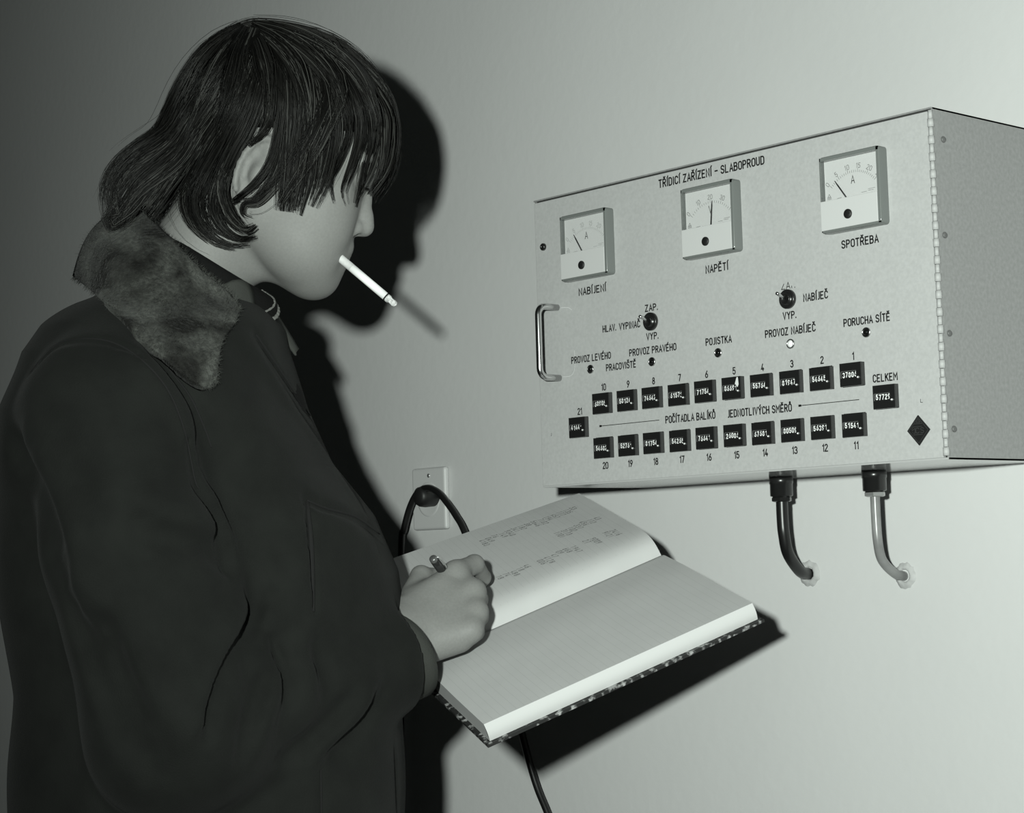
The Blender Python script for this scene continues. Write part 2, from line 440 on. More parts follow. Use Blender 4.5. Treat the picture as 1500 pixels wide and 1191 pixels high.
# lettering, one part for each legend
TXT = [("TŘÍDICÍ ZAŘÍZENÍ – SLABOPROUD", .1991, .3460, .3111, .0078), ("NABÍJENÍ", .0709, .1131, .2108, .0072), ("NAPĚTÍ", .2618, .2921, .2105, .0072), ("SPOTŘEBA", .4398, .4832, .2112, .0070),
 ("ZAP.", .1723, .1906, .1808, .0066), ("VYP.", .1728, .1901, .1501, .0066), ("HLAV.", .1067, .1269, .1657, .0067), ("VYPINAČ", .1322, .1633, .1654, .0067), ("PROVOZ LEVÉHO", .0553, .1170, .1360, .0067),
 ("PRACOVIŠTĚ", .1100, .1551, .1227, .0066), ("PROVOZ PRAVÉHO", .1464, .2152, .1353, .0067), ("POJISTKA", .2580, .2929, .1353, .0067), ("NABÍJEČ", .3897, .4196, .1654, .0068),
 ("VYP.", .3627, .3793, .1505, .0066), ("PROVOZ NABÍJEČ", .3387, .4026, .1348, .0068), ("PORUCHA SÍTĚ", .4381, .4925, .1350, .0067), ("CELKEM", .4701, .4980, .0781, .0066), ("POČÍTADLA BALÍKů", .1966, .2665, .0590, .0069), ("JEDNOTLIVÝCH SMĚRů", .2843, .3683, .0585, .0070)]
GLY['ů'] = GLY['O'] + [_arc(.26, 1.22, .09, .1, 0, 360, 8)]
for (t_, a, b_, z_, h_) in TXT:
    mb = MB(); lettering(mb, t_, a, b_, z_, h_, yl); mb.build('lettering', M_ink, cab)
mb = MB()          # half worn-off ZAP over the right switch
ribbon(mb, [(.3652, .1858), (.3620, .1806), (.3660, .1806)], .0004, lambda a, b: (a, yl, b))
ribbon(mb, [(.3682, .1806), (.3706, .1868), (.3730, .1806)], .0004, lambda a, b: (a, yl, b)); ribbon(mb, [(.3690, .1826), (.3722, .1826)], .0004, lambda a, b: (a, yl, b))
ribbon(mb, [(.3752, .1806), (.3752, .1826)], .0004, lambda a, b: (a, yl, b)); ribbon(mb, [(.3790, .1806), (.3790, .1812)], .0004, lambda a, b: (a, yl, b))
mb.build('lettering', M_ink, cab, label='half worn away switch lettering')
for (x0, x1) in ((.0976, .1868), (.3789, .4522)):
    mb = MB(); ribbon(mb, [(x0, .0629), (x1, .0629)], .00035, lambda a, b: (a, yl, b))
    ribbon(mb, [(x0 - .0006, .0629), (x0 + .0012, .0629)], .0011, lambda a, b: (a, yl, b)); mb.build('arrow_line', M_ink, cab)

# counters
DIG = {1: '37806', 2: '54645', 3: '81947', 4: '55764', 5: '86691', 6: '71754', 7: '61573', 8: '74642', 9: '58124', 10: '68985', 21: '41441', 20: '54682', 19: '52761', 18: '81754', 17: '54265', 16: '76641', 15: '26086', 14: '67681', 13: '80509', 12: '56391', 11: '51541', 0: '57729'}
def counter(x, z, key, num_pos):
    c = empty('impulse_counter', Matrix()); c.parent = cab; c.matrix_world = cab.matrix_world.copy(); c.matrix_parent_inverse = Matrix(); c.location = (0, 0, 0)
    wd, ht, dp = .0308, .0220, .0062
    yo = yd - dp; r_ = random.Random(key * 7 + 1)
    jx, jz = r_.uniform(-.0004, .0004), r_.uniform(-.0004, .0004)
    h = MB()
    h.box((x + .0040, yd - .0006, z - .0004), (x + wd * .97, yd + .001, z + ht + .0005), 0)          # cut edge of the panel hole
    # housing with a window cut through its front
    X0, X1, Z0_, Z1_ = x + jx + .0054, x + wd + jx, z + jz - .0004, z + ht + jz
    wx0, wx1, wz0, wz1 = X0 + .0018, X0 + .0195, Z0_ + .0078, Z0_ + .0142
    for (a, b_) in (((X0, wz1), (X1, Z1_)), ((X0, Z0_), (X1, wz0)), ((X0, wz0), (wx0, wz1)), ((wx1, wz0), (X1, wz1))):
        h.box((a[0], yo, a[1]), (b_[0], yd, b_[1]))
    h.box((X1 - .0002, yo + .0012, Z0_ + .0008), (X1 + .0002, yd - .0012, Z1_ - .0008), 1)           # thin paler plate: light on the black side wall, put into the colour
    h.build('housing', [M_black, M_side_lit], c)
    p = MB(); yw = yo + .0018
    p.box((wx0, yw, wz0), (wx1, yw + .001, wz1), 0)
    st = (wx1 - wx0) / 5
    for i, ch in enumerate(DIG[key]):
        lettering(p, ch, wx0 + st * i + st * .22, wx0 + st * i + st * .78, wz0 + .0011 + r_.uniform(-.0003, .0003), .0044, yw - .0002, 1, .095)
    p.box((wx0, yo - .0002, wz1), (wx1, yo + .0006, wz1 + .0004), 2)
    p.box((wx0 - .0005, yo - .0002, wz0), (wx0, yo + .0006, wz1), 2)
    p.build('number_wheels', [M_blackm, M_digit, M_steel], c)
    s_ = MB(); s_.lathe([(.0013, 0), (.0013, .0012), (.0008, .0014), (.0007, .0004), (0, .0004)], Mf(wx1 + .0030, wz0 - .0002, yo), 14); s_.build('reset_shaft', M_steel, c)
    lab = str(key) if key else 'CELKEM'
    c['label'] = 'black counter marked %s showing white digits' % lab
    if key:
        t_ = MB(); L = .0024 if key < 10 else .0056
        nx, nz = num_pos; hh = .0066
        st_, w_ = text_strokes(str(key), .2); lettering(t_, str(key), nx - w_ * hh * .46, nx + w_ * hh * .46, nz, hh, yl, 0, .095, .2)
        t_.build('lettering', M_ink, cab)
    return c
for i in range(10):
    counter(.4298 - .0381 * i, .0763, i + 1, (.4475 - .0381 * i, .1020))
    counter(.4294 - .0381 * i, .0280, i + 11, (.4465 - .0381 * i, .0160))
counter(.0484, .0527, 21, (.0660, .0783))
counter(.4682, .0517, 0, None)
mb = MB(); mb.add([(.3010, yd - .0066, .0915), (.3036, yd - .0066, .0978), (.3053, yd - .0066, .0978), (.3060, yd - .0066, .0905), (.3045, yd - .0066, .0875)], [(0, 1, 2, 3, 4)])
mb.build('paper_scrap', mat('torn_paper', (.7, .7, .7), .8), cab, label='torn scrap of white paper stuck on the counter marked 5')

# toggle switches
for (x, z, lean) in ((.1805, .1690, 1), (.3702, .1700, 1)):
    s_ = empty('toggle_switch', Matrix()); s_.parent = cab; s_.matrix_parent_inverse = Matrix(); s_.location = (0, 0, 0)
    s_['label'] = 'toggle switch right of the words HLAV. VYPINAČ' if x < .3 else 'toggle switch left of the word NABÍJEČ'
    mb = MB(); mb.lathe([(.0098, 0), (.0098, .0030), (.0086, .0040), (.0075, .0034), (.0062, .0034), (.0058, .0058), (.0048, .0062), (.0040, .0050), (0, .0044)], Mf(x, z), 28)
    mb.build('collar', M_black, s_)
    mb = MB(); mb.tube([(x, yd - .003, z), (x, yd - .008, z + .0016), (x - .0002, yd - .0150, z + .0040), (x - .0002, yd - .0175, z + .0048)], [.0013, .0013, .0019, .0017], 10)
    mb.build('lever', M_chrome, s_)

# indicator lamps
for (x, z, wh) in ((.0855, .1268, 0), (.1798, .1259, 0), (.2746, .1259, 0), (.3710, .1252, 1), (.4647, .1264, 0)):
    l_ = empty('indicator_lamp', Matrix()); l_.parent = cab; l_.matrix_parent_inverse = Matrix(); l_.location = (0, 0, 0)
    r = .0050
    mb = MB(); mb.lathe([(r, 0), (r, .0012), (r - .0006, .0018), (r - .0014, .0016), (r - .0016, .0004)], Mf(x, z), 24); mb.build('bezel', M_chrome, l_)
    mb = MB(); mb.lathe([(r - .0013, .0002), (r - .0015, .0014), (r - .0024, .0026), (.0014, .0032), (0, .0034)], Mf(x, z), 24); mb.build('lens', M_lensw if wh else M_lens, l_)
    if wh: l_['label'] = 'white lamp under PROVOZ NABÍJEČ'

# bow handle and the scratches it has worn
mb = MB(); hz0, hz1, hxx, out = .1216, .2014, .0349, .0300
pth = [(hxx, yd, hz1)] + [(hxx, yd - out + .010 - .010 * math.sin(a), hz1 - .010 + .010 * math.cos(a)) for a in np.linspace(0, math.pi / 2, 7)] + \
      [(hxx, yd - out + .010 - .010 * math.cos(a), hz0 + .010 - .010 * math.sin(a)) for a in np.linspace(0, math.pi / 2, 7)] + [(hxx, yd, hz0)]
mb.tube(pth, .0037, 14); mb.build('handle', M_chrome, cab)
for q in ([(.040, .1225), (.052, .1222), (.058, .126), (.0605, .134), (.0605, .150)], [(.041, .2005), (.052, .1995), (.0585, .1960)]):
    mb = MB(); ribbon(mb, spline(q, 14), .00016, lambda a, b: (a, yl, b)); mb.build('scratch', M_scr, cab, label='thin pale scratch beside the handle')
for q in ([(.0176, .0575), (.0186, .0580), (.0187, .0605)], [(.5233, .0575), (.5233, .0545), (.5255, .0543)]):
    mb = MB(); ribbon(mb, q, .00025, lambda a, b: (a, yl, b)); mb.build('pencil_tick', M_ink, cab)

# diamond badge
mb = MB(); cx, cz, a, b_ = .5201, .0286, .0128, .0142
mb.add([(cx - a, yd - .0012, cz), (cx, yd - .0012, cz - b_), (cx + a, yd - .0012, cz), (cx, yd - .0012, cz + b_), (cx - a, yd, cz), (cx, yd, cz - b_), (cx + a, yd, cz), (cx, yd, cz + b_)],
       [(0, 1, 2, 3), (0, 4, 5, 1), (1, 5, 6, 2), (2, 6, 7, 3), (3, 7, 4, 0)])
yb = yd - .0014; pb = lambda u, v: (u, yb, v)
for q in ([(cx - a * .85, cz), (cx, cz - b_ * .85), (cx + a * .85, cz), (cx, cz + b_ * .85), (cx - a * .85, cz)], [(cx - .0052, cz + .0062), (cx + .0052, cz + .0062)], [(cx - .0022, cz + .0075), (cx, cz + .0105), (cx + .0022, cz + .0075), (cx - .0022, cz + .0075)],
          [(cx - .0075, cz + .0012), (cx - .0055, cz + .0035), (cx + .004, cz + .0035)], [(cx - .0055, cz - .004), (cx + .0045, cz - .004)], [(cx - .0066, cz - .0016), (cx - .005, cz - .0030)], ): ribbon(mb, q, .00028, pb, 1)
lettering(mb, 'CS', cx - .0028, cx + .0062, cz - .0026, .0048, yb, 1, .07)
ribbon(mb, [(cx - .0060, cz - .0024), (cx - .0036, cz - .0024), (cx - .0036, cz + .0020), (cx - .0068, cz + .0002)], .0003, pb, 1)
mb.build('badge', [M_diam, M_diaml], cab, label='dark diamond badge with a faint emblem')

# cable glands under the cabinet
GX = [(.2536, -.060), (.3775, -.060)]
for i, (gx, gy) in enumerate(GX):
    g = MB(); k = 1.0
    Mz = Matrix.Translation((gx, gy, 0)) @ Matrix.Rotation(math.pi, 4, 'X')
    g.lathe([(.0128, -.0005), (.0128, .0075), (.0122, .0080), (.0122, .0205), (.0112, .0212), (.0100, .0214), (.0100, .0226)], Mz, 26, 0)
    g.lathe([(.0112, .0226), (.0112, .0262), (.0090, .0270), (.0066, .0270)], Mz, 6, 1 if i else 0, False)
    g.build('cable_gland', [M_black, M_steel], cab, label='black gland with a bright nut' if i else None)

# cables out of the glands, into the wall
def cable(i, gx, gy, hx, hz, r, m, label, kink):
    zh = hz + Z0; lo = .073 if i else .062
    pts = [(gx, gy, Z0 - .020), (gx, gy, Z0 - .045), (gx + .0003, gy + .001, Z0 - lo), (gx * .86 + hx * .14, gy * .84, zh + (.017 if i else .022)), (gx * .45 + hx * .55, gy * .42, zh + .0035), (hx, -.004, zh), (hx - .002, .02, zh - .003)]
    mb = MB(); P = spline(pts, 40); mb.tube(P, r, 16, 0)
    o = mb.build('cable', m); tag(o, label, 'cable'); return o
cable(0, GX[0][0], GX[0][1], .2385, -.105, .0064, M_rubber, 'thick black cable from the left gland under the cabinet into the wall', 0)
cable(1, GX[1][0], GX[1][1], .3655, -.109, .0050, M_grey, 'grey cable from the right gland under the cabinet into the wall', 0)

# wall socket and the black cord
sk = empty('wall_socket', Matrix.Translation((-.4075, 0, Z0 + .005)))
tag(sk, 'flat pale square wall socket behind the black cord', 'socket')
mb = MB(); mb.box((-.036, -.009, -.042), (.036, 0, .042), bev=.004, seg=3); mb.build('cover_plate', M_socket, sk)
mb = MB(); mb.lathe([(.024, 0), (.0235, .0006), (.0215, .0010), (.0200, .0008), (0, .0008)], Matrix.Translation((0, -.0085, -.001)) @ Matrix.Rotation(math.pi / 2, 4, 'X'), 28); mb.build('socket_ring', M_socket, sk)
mb = MB(); mb.lathe([(.0028, 0), (.0028, .0008), (0, .001)], Matrix.Translation((.002, -.009, .031)) @ Matrix.Rotation(math.pi / 2, 4, 'X'), 12); mb.build('screw', M_steel, sk)
cd = empty('power_cord', Matrix.Translation((-.3965, -.022, Z0 + .0075)))
tag(cd, 'black power cord looped over its round plug in the wall socket', 'cord')
mb = MB(); mb.lathe([(.0135, -.022), (.0135, .004), (.0125, .012), (.009, .015), (0, .0155)], Matrix.Rotation(math.pi / 2, 4, 'X'), 24); mb.build('plug', M_blackm, cd)
mb = MB()
P = spline([(x + .3965, -.03 + dy + .022, z - .0075) for x, z, dy in ((-.47, -.42, .008), (-.458, -.20, .008), (-.4423, -.0577, 0), (-.4354, -.0348, 0), (-.4225, -.0076, 0), (-.4056, .0118, 0), (-.3849, .0185, 0), (-.3636, .0128, 0),
    (-.3472, .0004, 0), (-.3257, -.0208, 0), (-.3061, -.0478, 0), (-.2650, -.140, .004), (-.2061, -.3318, .008), (-.1744, -.3990, .010), (-.130, -.48, .012), (-.08, -.62, .012), (-.05, -1.0, .01), (-.02, -1.21, .0))], 130)
mb.tube(P, .0045, 12); mb.build('cord', M_rubber, cd)

# ------------------------------------------------------------------ ledger
BR = Matrix(((0.90547, 0.41754, 0.07603), (-0.35080, 0.83716, -0.41966), (-0.23887, 0.35332, 0.90449)))    # columns: across the page, along the spine away from him, up from the page
BOOKM = Matrix.Translation((0.06872, -0.42079, Z0 - 0.17861)) @ BR.to_4x4()
M_page = mat('ledger_page', (.52, .52, .52), .75, spec=.2, vary=(35, .02))
M_edge = mat('ledger_page_edge', (.54, .54, .54), .8, bump=(600, .15, .0004))
M_edged = mat('ledger_tail_edge', (.42, .42, .42), .8)
def cover_mat():
    m = mat('marbled_cover_paper', (.02, .02, .02), .6); nt = m.node_tree; b = nt.nodes['Principled BSDF']
    tc = nt.nodes.new('ShaderNodeTexCoord'); n = nt.nodes.new('ShaderNodeTexNoise'); n.inputs['Scale'].default_value = 150; n.inputs['Detail'].default_value = 6
    r = nt.nodes.new('ShaderNodeValToRGB'); r.color_ramp.elements[0].position = .52; r.color_ramp.elements[0].color = (.012, .012, .012, 1)
    r.color_ramp.elements[1].position = .66; r.color_ramp.elements[1].color = (.36, .36, .36, 1)
    nt.links.new(tc.outputs['Object'], n.inputs['Vector']); nt.links.new(n.outputs['Fac'], r.inputs[0]); nt.links.new(r.outputs[0], b.inputs['Base Color'])
    return m
M_cover = cover_mat()
M_rule = mat('ruled_line', (.40, .40, .40), .8)
M_pencil = mat('pencil_writing', (.20, .20, .20), .7)
book = empty('ledger', BOOKM)
tag(book, 'thick open ledger with ruled pages and worn marbled covers, held under the writing hand', 'book')
SL, PW, TH = .2855, .208, .0176
def right_h(w_, s_): return -.0008 - .003 * max(0, 1 - w_ / .012) ** 2 + .0016 * math.exp(-((w_ - .06) / .05) ** 2)
def left_h(w_, s_):
    u = -w_ / PW; tw = .024 + (.042 - .024) * (1 - s_ / SL)
    return -.003 + .021 * (1 - math.exp(-u * 21)) + (tw - .018) * max(0, u - .08) / .92
def page_block(hf, w0, w1, name, under):
    """stack of leaves with a curved top sheet"""
    ws = np.linspace(0, 1, 40) ** 1.5; ss = np.linspace(0, SL, 16)
    top = [[(w0 + (w1 - w0) * a, s_, hf(w0 + (w1 - w0) * a, s_)) for s_ in ss] for a in ws]
    if w1 < 0: top = [list(reversed(r_)) for r_ in top]
    mb = MB(); P = np.array(top); ni, nj = P.shape[:2]
    fl_ = [(i * nj + j, (i + 1) * nj + j, (i + 1) * nj + j + 1, i * nj + j + 1) for i in range(ni - 1) for j in range(nj - 1)]
    vs = [tuple(x) for x in P.reshape(-1, 3)]; mb.add(vs, fl_, 0, True)
    bot = [[(p[0] + (.002 if (w1 > 0 and abs(p[0] - w1) < 1e-6) else 0), p[1], under(p[0], p[1])) for p in r_] for r_ in top]
    Bv = [tuple(x) for r_ in bot for x in r_]
    o = len(vs)
    def side(idx, mi, mid=None):
        v2 = []; k = len(idx)
        for ii in idx: v2.append(vs[ii])
        for t in (.12, .3, .5, .7, .88):
            for ii in idx:      # the fore-edge is slightly rounded
                a, b_ = np.array(vs[ii]), np.array(Bv[ii]); q = a * (1 - t) + b_ * t
                if mid: q = q + np.array(mid) * math.sin(math.pi * t)
                v2.append(tuple(q))
        for ii in idx: v2.append(Bv[ii])
        mb.add(v2, [(r_ * k + i, (r_ + 1) * k + i, (r_ + 1) * k + i + 1, r_ * k + i + 1) for r_ in range(6) for i in range(k - 1)], mi, bool(mid))
    side([(ni - 1) * nj + j for j in range(nj)], 1, (.0022 if w1 > 0 else -.002, 0, 0))
    side([i * nj for i in range(ni)][::-1], 2 if w1 > 0 else 1)
    side([i * nj + nj - 1 for i in range(ni)], 1 if w1 > 0 else 2)
    mb.add(Bv, [tuple(reversed(f)) for f in fl_], 1, True)
    return mb.build(name, [M_page, M_edge, M_edged], book)
rp = page_block(right_h, .0, PW, 'right_pages', lambda a, b_: -TH)
lp = page_block(left_h, -.0, -PW, 'left_pages', lambda a, b_: min(-.008, left_h(a, b_) - .004) if a > -.02 else left_h(a, b_) - .012)
# hard covers, a little larger than the pages
mb = MB(); e = .0045
gr = [[(a, s_, -TH - .0004 - .002 * math.exp(-((a - PW) / .03) ** 2) * 0) for s_ in np.linspace(-e, SL + e, 14)] for a in np.linspace(.004, PW + e + .002, 14)]
mb.grid(gr, 0, .003, False); mb.build('cover', M_cover, book)
mb = MB()
gr = [[(a, s_, left_h(a, min(max(s_, 0), SL)) - .0125) for s_ in np.linspace(-e, SL + e, 14)][::-1] for a in np.linspace(-.012, -PW - e, 24)]
mb.grid(gr, 0, .003, True); mb.build('cover', M_cover, book)
mb = MB()
gr = [[(.006 * math.cos(t) * 1.6 - .004, s_, -.0145 - .0065 * math.sin(t) ** 1) for s_ in np.linspace(-e, SL + e, 6)] for t in np.linspace(-.1, math.pi + .1, 12)]
mb.grid(gr, 0, .0015, True); mb.build('spine', mat('cloth_spine', (.015, .015, .015), .8), book)
# printed rules and pencilled columns
mb = MB()
for k in range(34):
    s_ = .010 + k * .0080
    ws = np.linspace(.004, PW - .002, 14)
    L_ = [(a, s_, right_h(a, s_) + .0002) for a in ws]; R_ = [(a, s_ + .00025, right_h(a, s_) + .0002) for a in ws]
    mb.add(L_ + R_, [(i, i + 1, 14 + i + 1, 14 + i) for i in range(13)], 0)
    ws = np.linspace(-.012, -PW + .002, 16)
    L_ = [(a, s_, left_h(a, s_) + .0003) for a in ws]; R_ = [(a, s_ + .00022, left_h(a, s_) + .0003) for a in ws]
    mb.add(L_ + R_, [(i, 16 + i, 16 + i + 1, i + 1) for i in range(15)], 0)
mb.build('ruling', M_rule, book, label='faint ruled lines')
r_ = random.Random(5)
def scribble(wc, sc, n, hh):
    for q in range(n):
        ch = r_.choice('0123456789147'); st, wd = text_strokes(ch); x = wc + q * hh * .85
        for k_ in st:
            ribbon(mb, [(x + u * hh * .8 + .0004 * r_.uniform(-1, 1) + v * .0012, sc + v * hh + .0004 * r_.uniform(-1, 1)) for u, v in k_], .00032,
                   lambda a, b_: (a, b_, left_h(a, min(max(b_, 0), SL)) + .0007))
for (w0, s0, s1) in ((-.066, .10, .262), (-.172, .145, .262), (-.118, .215, .268)):
    s_ = s0; mb = MB()
    while s_ < s1:
        if r_.random() > .12: scribble(w0 + r_.uniform(-.002, .002), s_, r_.choice((2, 3, 3, 4)), .0062)
        s_ += .0080
    mb.build('handwriting', M_pencil, book, label='column of small handwritten figures')


# ------------------------------------------------------------------ figure frame: metres across, up and towards the photographer
def fig(px, py, d): return np.array(((px - 750.0) / F_PX * d, -(py - 595.5) / F_PX * d, -d))
def at(px, py, d): return FIG @ Vector(fig(px, py, d))
def to_fig(v): return np.array(FIG.inverted() @ Vector(v))

# cigarette
A_, B_ = at(496.5, 376.5, 1.836), at(580.5, 447.5, 1.834)
ax = (B_ - A_).normalized(); LEN = (B_ - A_).length
CM = Matrix.Translation(A_) @ ax.to_track_quat('Z', 'Y').to_matrix().to_4x4()
cig = empty('cigarette', CM); tag(cig, 'lit white cigarette with a grey ash tip held in the lips', 'cigarette')
mb = MB(); mb.lathe([(0, -.006), (.0036, -.006), (.0040, 0), (.0040, .0160)], None, 22); mb.build('filter', mat('cigarette_filter', (.60, .60, .60), .7, vary=(300, .08)), cig)
mb = MB(); mb.lathe([(.0040, .0160), (.00395, LEN - .0138)], None, 22); mb.build('paper', mat('cigarette_paper', (.86, .86, .86), .7), cig)
mb = MB(); mb.lathe([(.00398, LEN - .0138), (.00385, LEN - .0124)], None, 22); mb.build('burnt_ring', mat('charred_paper', (.01, .01, .01), .9), cig)
mb = MB(); r2 = random.Random(2)
mb.lathe([(.0037, LEN - .0126)] + [(.0037 - .0009 * k / 7 + r2.uniform(-.0004, .0004), LEN - .0124 + .0112 * k / 7) for k in range(1, 8)] + [(.0010, LEN), (0, LEN)], None, 16)
mb.build('ash', mat('cigarette_ash', (.60, .60, .60), .95, bump=(500, 1.0, .002), vary=(350, .35)), cig)

# ------------------------------------------------------------------ figure: smooth surfaces from blended volumes
def rc(P, a, b, ra, rb):
    a = np.asarray(a); b = np.asarray(b); ab = b - a
    t = np.clip(((P - a) @ ab) / (ab @ ab + 1e-12), 0, 1)
    return np.linalg.norm(P - a - t[:, None] * ab, axis=1) - (ra + (rb - ra) * t)
def ell(P, c, rad, ax=None):
    q = P - np.asarray(c)
    if ax is not None: q = q @ np.asarray(ax).T
    rad = np.asarray(rad, float); k0 = np.linalg.norm(q / rad, axis=1); k1 = np.linalg.norm(q / rad ** 2, axis=1)
    return k0 * (k0 - 1) / (k1 + 1e-9)
def smin(a, b, k):
    h = np.clip(.5 + .5 * (b - a) / k, 0, 1); return b + (a - b) * h - k * h * (1 - h)
def smax(a, b, k): return -smin(-a, -b, k)
def chain(P, pts, k=.006):
    d = None
    for (a, ra), (b, rb) in zip(pts[:-1], pts[1:]):
        e = rc(P, a, b, ra, rb); d = e if d is None else smin(d, e, k)
    return d
def poly_dist(P, pts):
    d = None
    for a, b in zip(pts[:-1], pts[1:]):
        e = rc(P, a, b, 0, 0); d = e if d is None else np.minimum(d, e)
    return d

def surface(fn, lo, hi, h, ch=24):
    """surface nets over a grid; fn(P) is a distance estimate, only blocks near the surface are sampled finely"""
    lo = np.asarray(lo, float); n = np.ceil((np.asarray(hi) - lo) / h).astype(int) + 1
    n = ((n + ch - 1) // ch) * ch
    V = np.ones(n, np.float32)
    nb = n // ch; half = ch * h * math.sqrt(3) / 2
    B = np.stack(np.meshgrid(*[np.arange(k) for k in nb], indexing='ij'), -1).reshape(-1, 3)
    cen = lo + (B * ch + (ch - 1) / 2) * h
    dc = np.concatenate([fn(cen[i:i + 20000]) for i in range(0, len(cen), 20000)])
    g = np.stack(np.meshgrid(*[np.arange(ch)] * 3, indexing='ij'), -1).reshape(-1, 3) * h
    for b, c, d in zip(B, cen, dc):
        s = tuple(slice(k * ch, k * ch + ch) for k in b)
        if abs(d) > half * 1.5 + .02: V[s] = 1.0 if d > 0 else -1.0; continue
        V[s] = fn(lo + b * ch * h + g).reshape(ch, ch, ch)
    S = V < 0
    cs = S[:-1, :-1, :-1].astype(np.int8)
    tot = np.zeros([k - 1 for k in n], np.int8)
    for dx in (0, 1):
        for dy in (0, 1):
            for dz in (0, 1):
                tot += S[dx:n[0] - 1 + dx, dy:n[1] - 1 + dy, dz:n[2] - 1 + dz]
    C = np.argwhere((tot > 0) & (tot < 8))
    idx = -np.ones([k - 1 for k in n], np.int32); idx[tuple(C.T)] = np.arange(len(C))
    acc = np.zeros((len(C), 3)); cnt = np.zeros(len(C))
    cor = [(0, 0, 0), (1, 0, 0), (0, 1, 0), (1, 1, 0), (0, 0, 1), (1, 0, 1), (0, 1, 1), (1, 1, 1)]
    cv = [V[tuple((C + np.array(o)).T)] for o in cor]
    for i in range(8):
        for ax in range(3):
            if cor[i][ax]: continue
            o = list(cor[i]); o[ax] = 1; j = cor.index(tuple(o))
            m = (cv[i] < 0) != (cv[j] < 0)
            t = cv[i] / (cv[i] - cv[j] + 1e-20)
            p = np.tile(np.array(cor[i], float), (len(C), 1)); p[:, ax] = t
            acc[m] += p[m]; cnt[m] += 1
    verts = lo + (C + acc / cnt[:, None]) * h
    faces = []
    for ax in range(3):
        a, b = [(1, 2), (2, 0), (0, 1)][ax]
        sl0 = [slice(1, k - 1) for k in n]; sl1 = list(sl0); sl0[ax] = slice(0, n[ax] - 1); sl1[ax] = slice(1, n[ax])
        A = S[tuple(sl0)]; Bq = S[tuple(sl1)]
        off = np.array([1, 1, 1]); off[ax] = 0
        for flip, m in ((False, A & ~Bq), (True, ~A & Bq)):
            q = np.argwhere(m) + off
            if not len(q): continue
            ea = np.zeros(3, int); ea[a] = 1; eb = np.zeros(3, int); eb[b] = 1
            f = np.stack([idx[tuple((q - ea - eb).T)], idx[tuple((q - eb).T)], idx[tuple(q.T)], idx[tuple((q - ea).T)]], 1)
            faces.append(f[:, ::-1] if flip else f)
    return verts, np.concatenate(faces)

def root_matrix(o):
    while o.parent: o = o.parent
    return o.matrix_world
def link_mesh(name, verts, faces, m, parent, label=None):
    """verts are in the figure frame; the object sits in its parent's frame"""
    Mw = np.array(root_matrix(parent).inverted() @ FIG)
    v = np.asarray(verts) @ Mw[:3, :3].T + Mw[:3, 3]
    me = bpy.data.meshes.new(name); fa = np.asarray(faces, np.int32)
    me.vertices.add(len(v)); me.vertices.foreach_set('co', v.astype(np.float32).ravel())
    k = fa.shape[1]
    me.loops.add(fa.size); me.loops.foreach_set('vertex_index', fa.ravel())
    me.polygons.add(len(fa)); me.polygons.foreach_set('loop_start', np.arange(0, fa.size, k, dtype=np.int32))
    me.polygons.foreach_set('use_smooth', np.ones(len(fa), bool))
    me.materials.append(m); me.update(calc_edges=True); me.validate()
    o = bpy.data.objects.new(name, me); COL.objects.link(o); o.parent = parent
    if label: o['label'] = label
    return o
def fig_build(mb, name, mats, parent, label=None):
    return mb.build(name, mats, parent, root_matrix(parent).inverted() @ FIG, label)
def bvh_of(verts, faces): return BVHTree.FromPolygons([tuple(p) for p in verts], [tuple(int(i) for i in f) for f in faces])
def drape(bvh, px, py, off=0.0, d_def=1.865):
    """point where the line of sight through a photograph position meets a surface in the figure frame"""
    d = Vector(fig(px, py, 1.0)).normalized()
    h = bvh.ray_cast(Vector((0, 0, 0)), d)
    if h[0] is None: return None
    return np.array(h[0] - d * off)

DM = 1.865                                   # distance of the head's middle plane
def Hd(px, py, z=0.0): return fig(px, py, DM - z)
hipw = FIG @ Vector(fig(318, 1200, 1.87))
person = empty('person', Matrix.Translation((hipw.x, hipw.y, 0.0)))
tag(person, 'young person in dark fur-collared coat smoking and writing in a ledger', 'person')

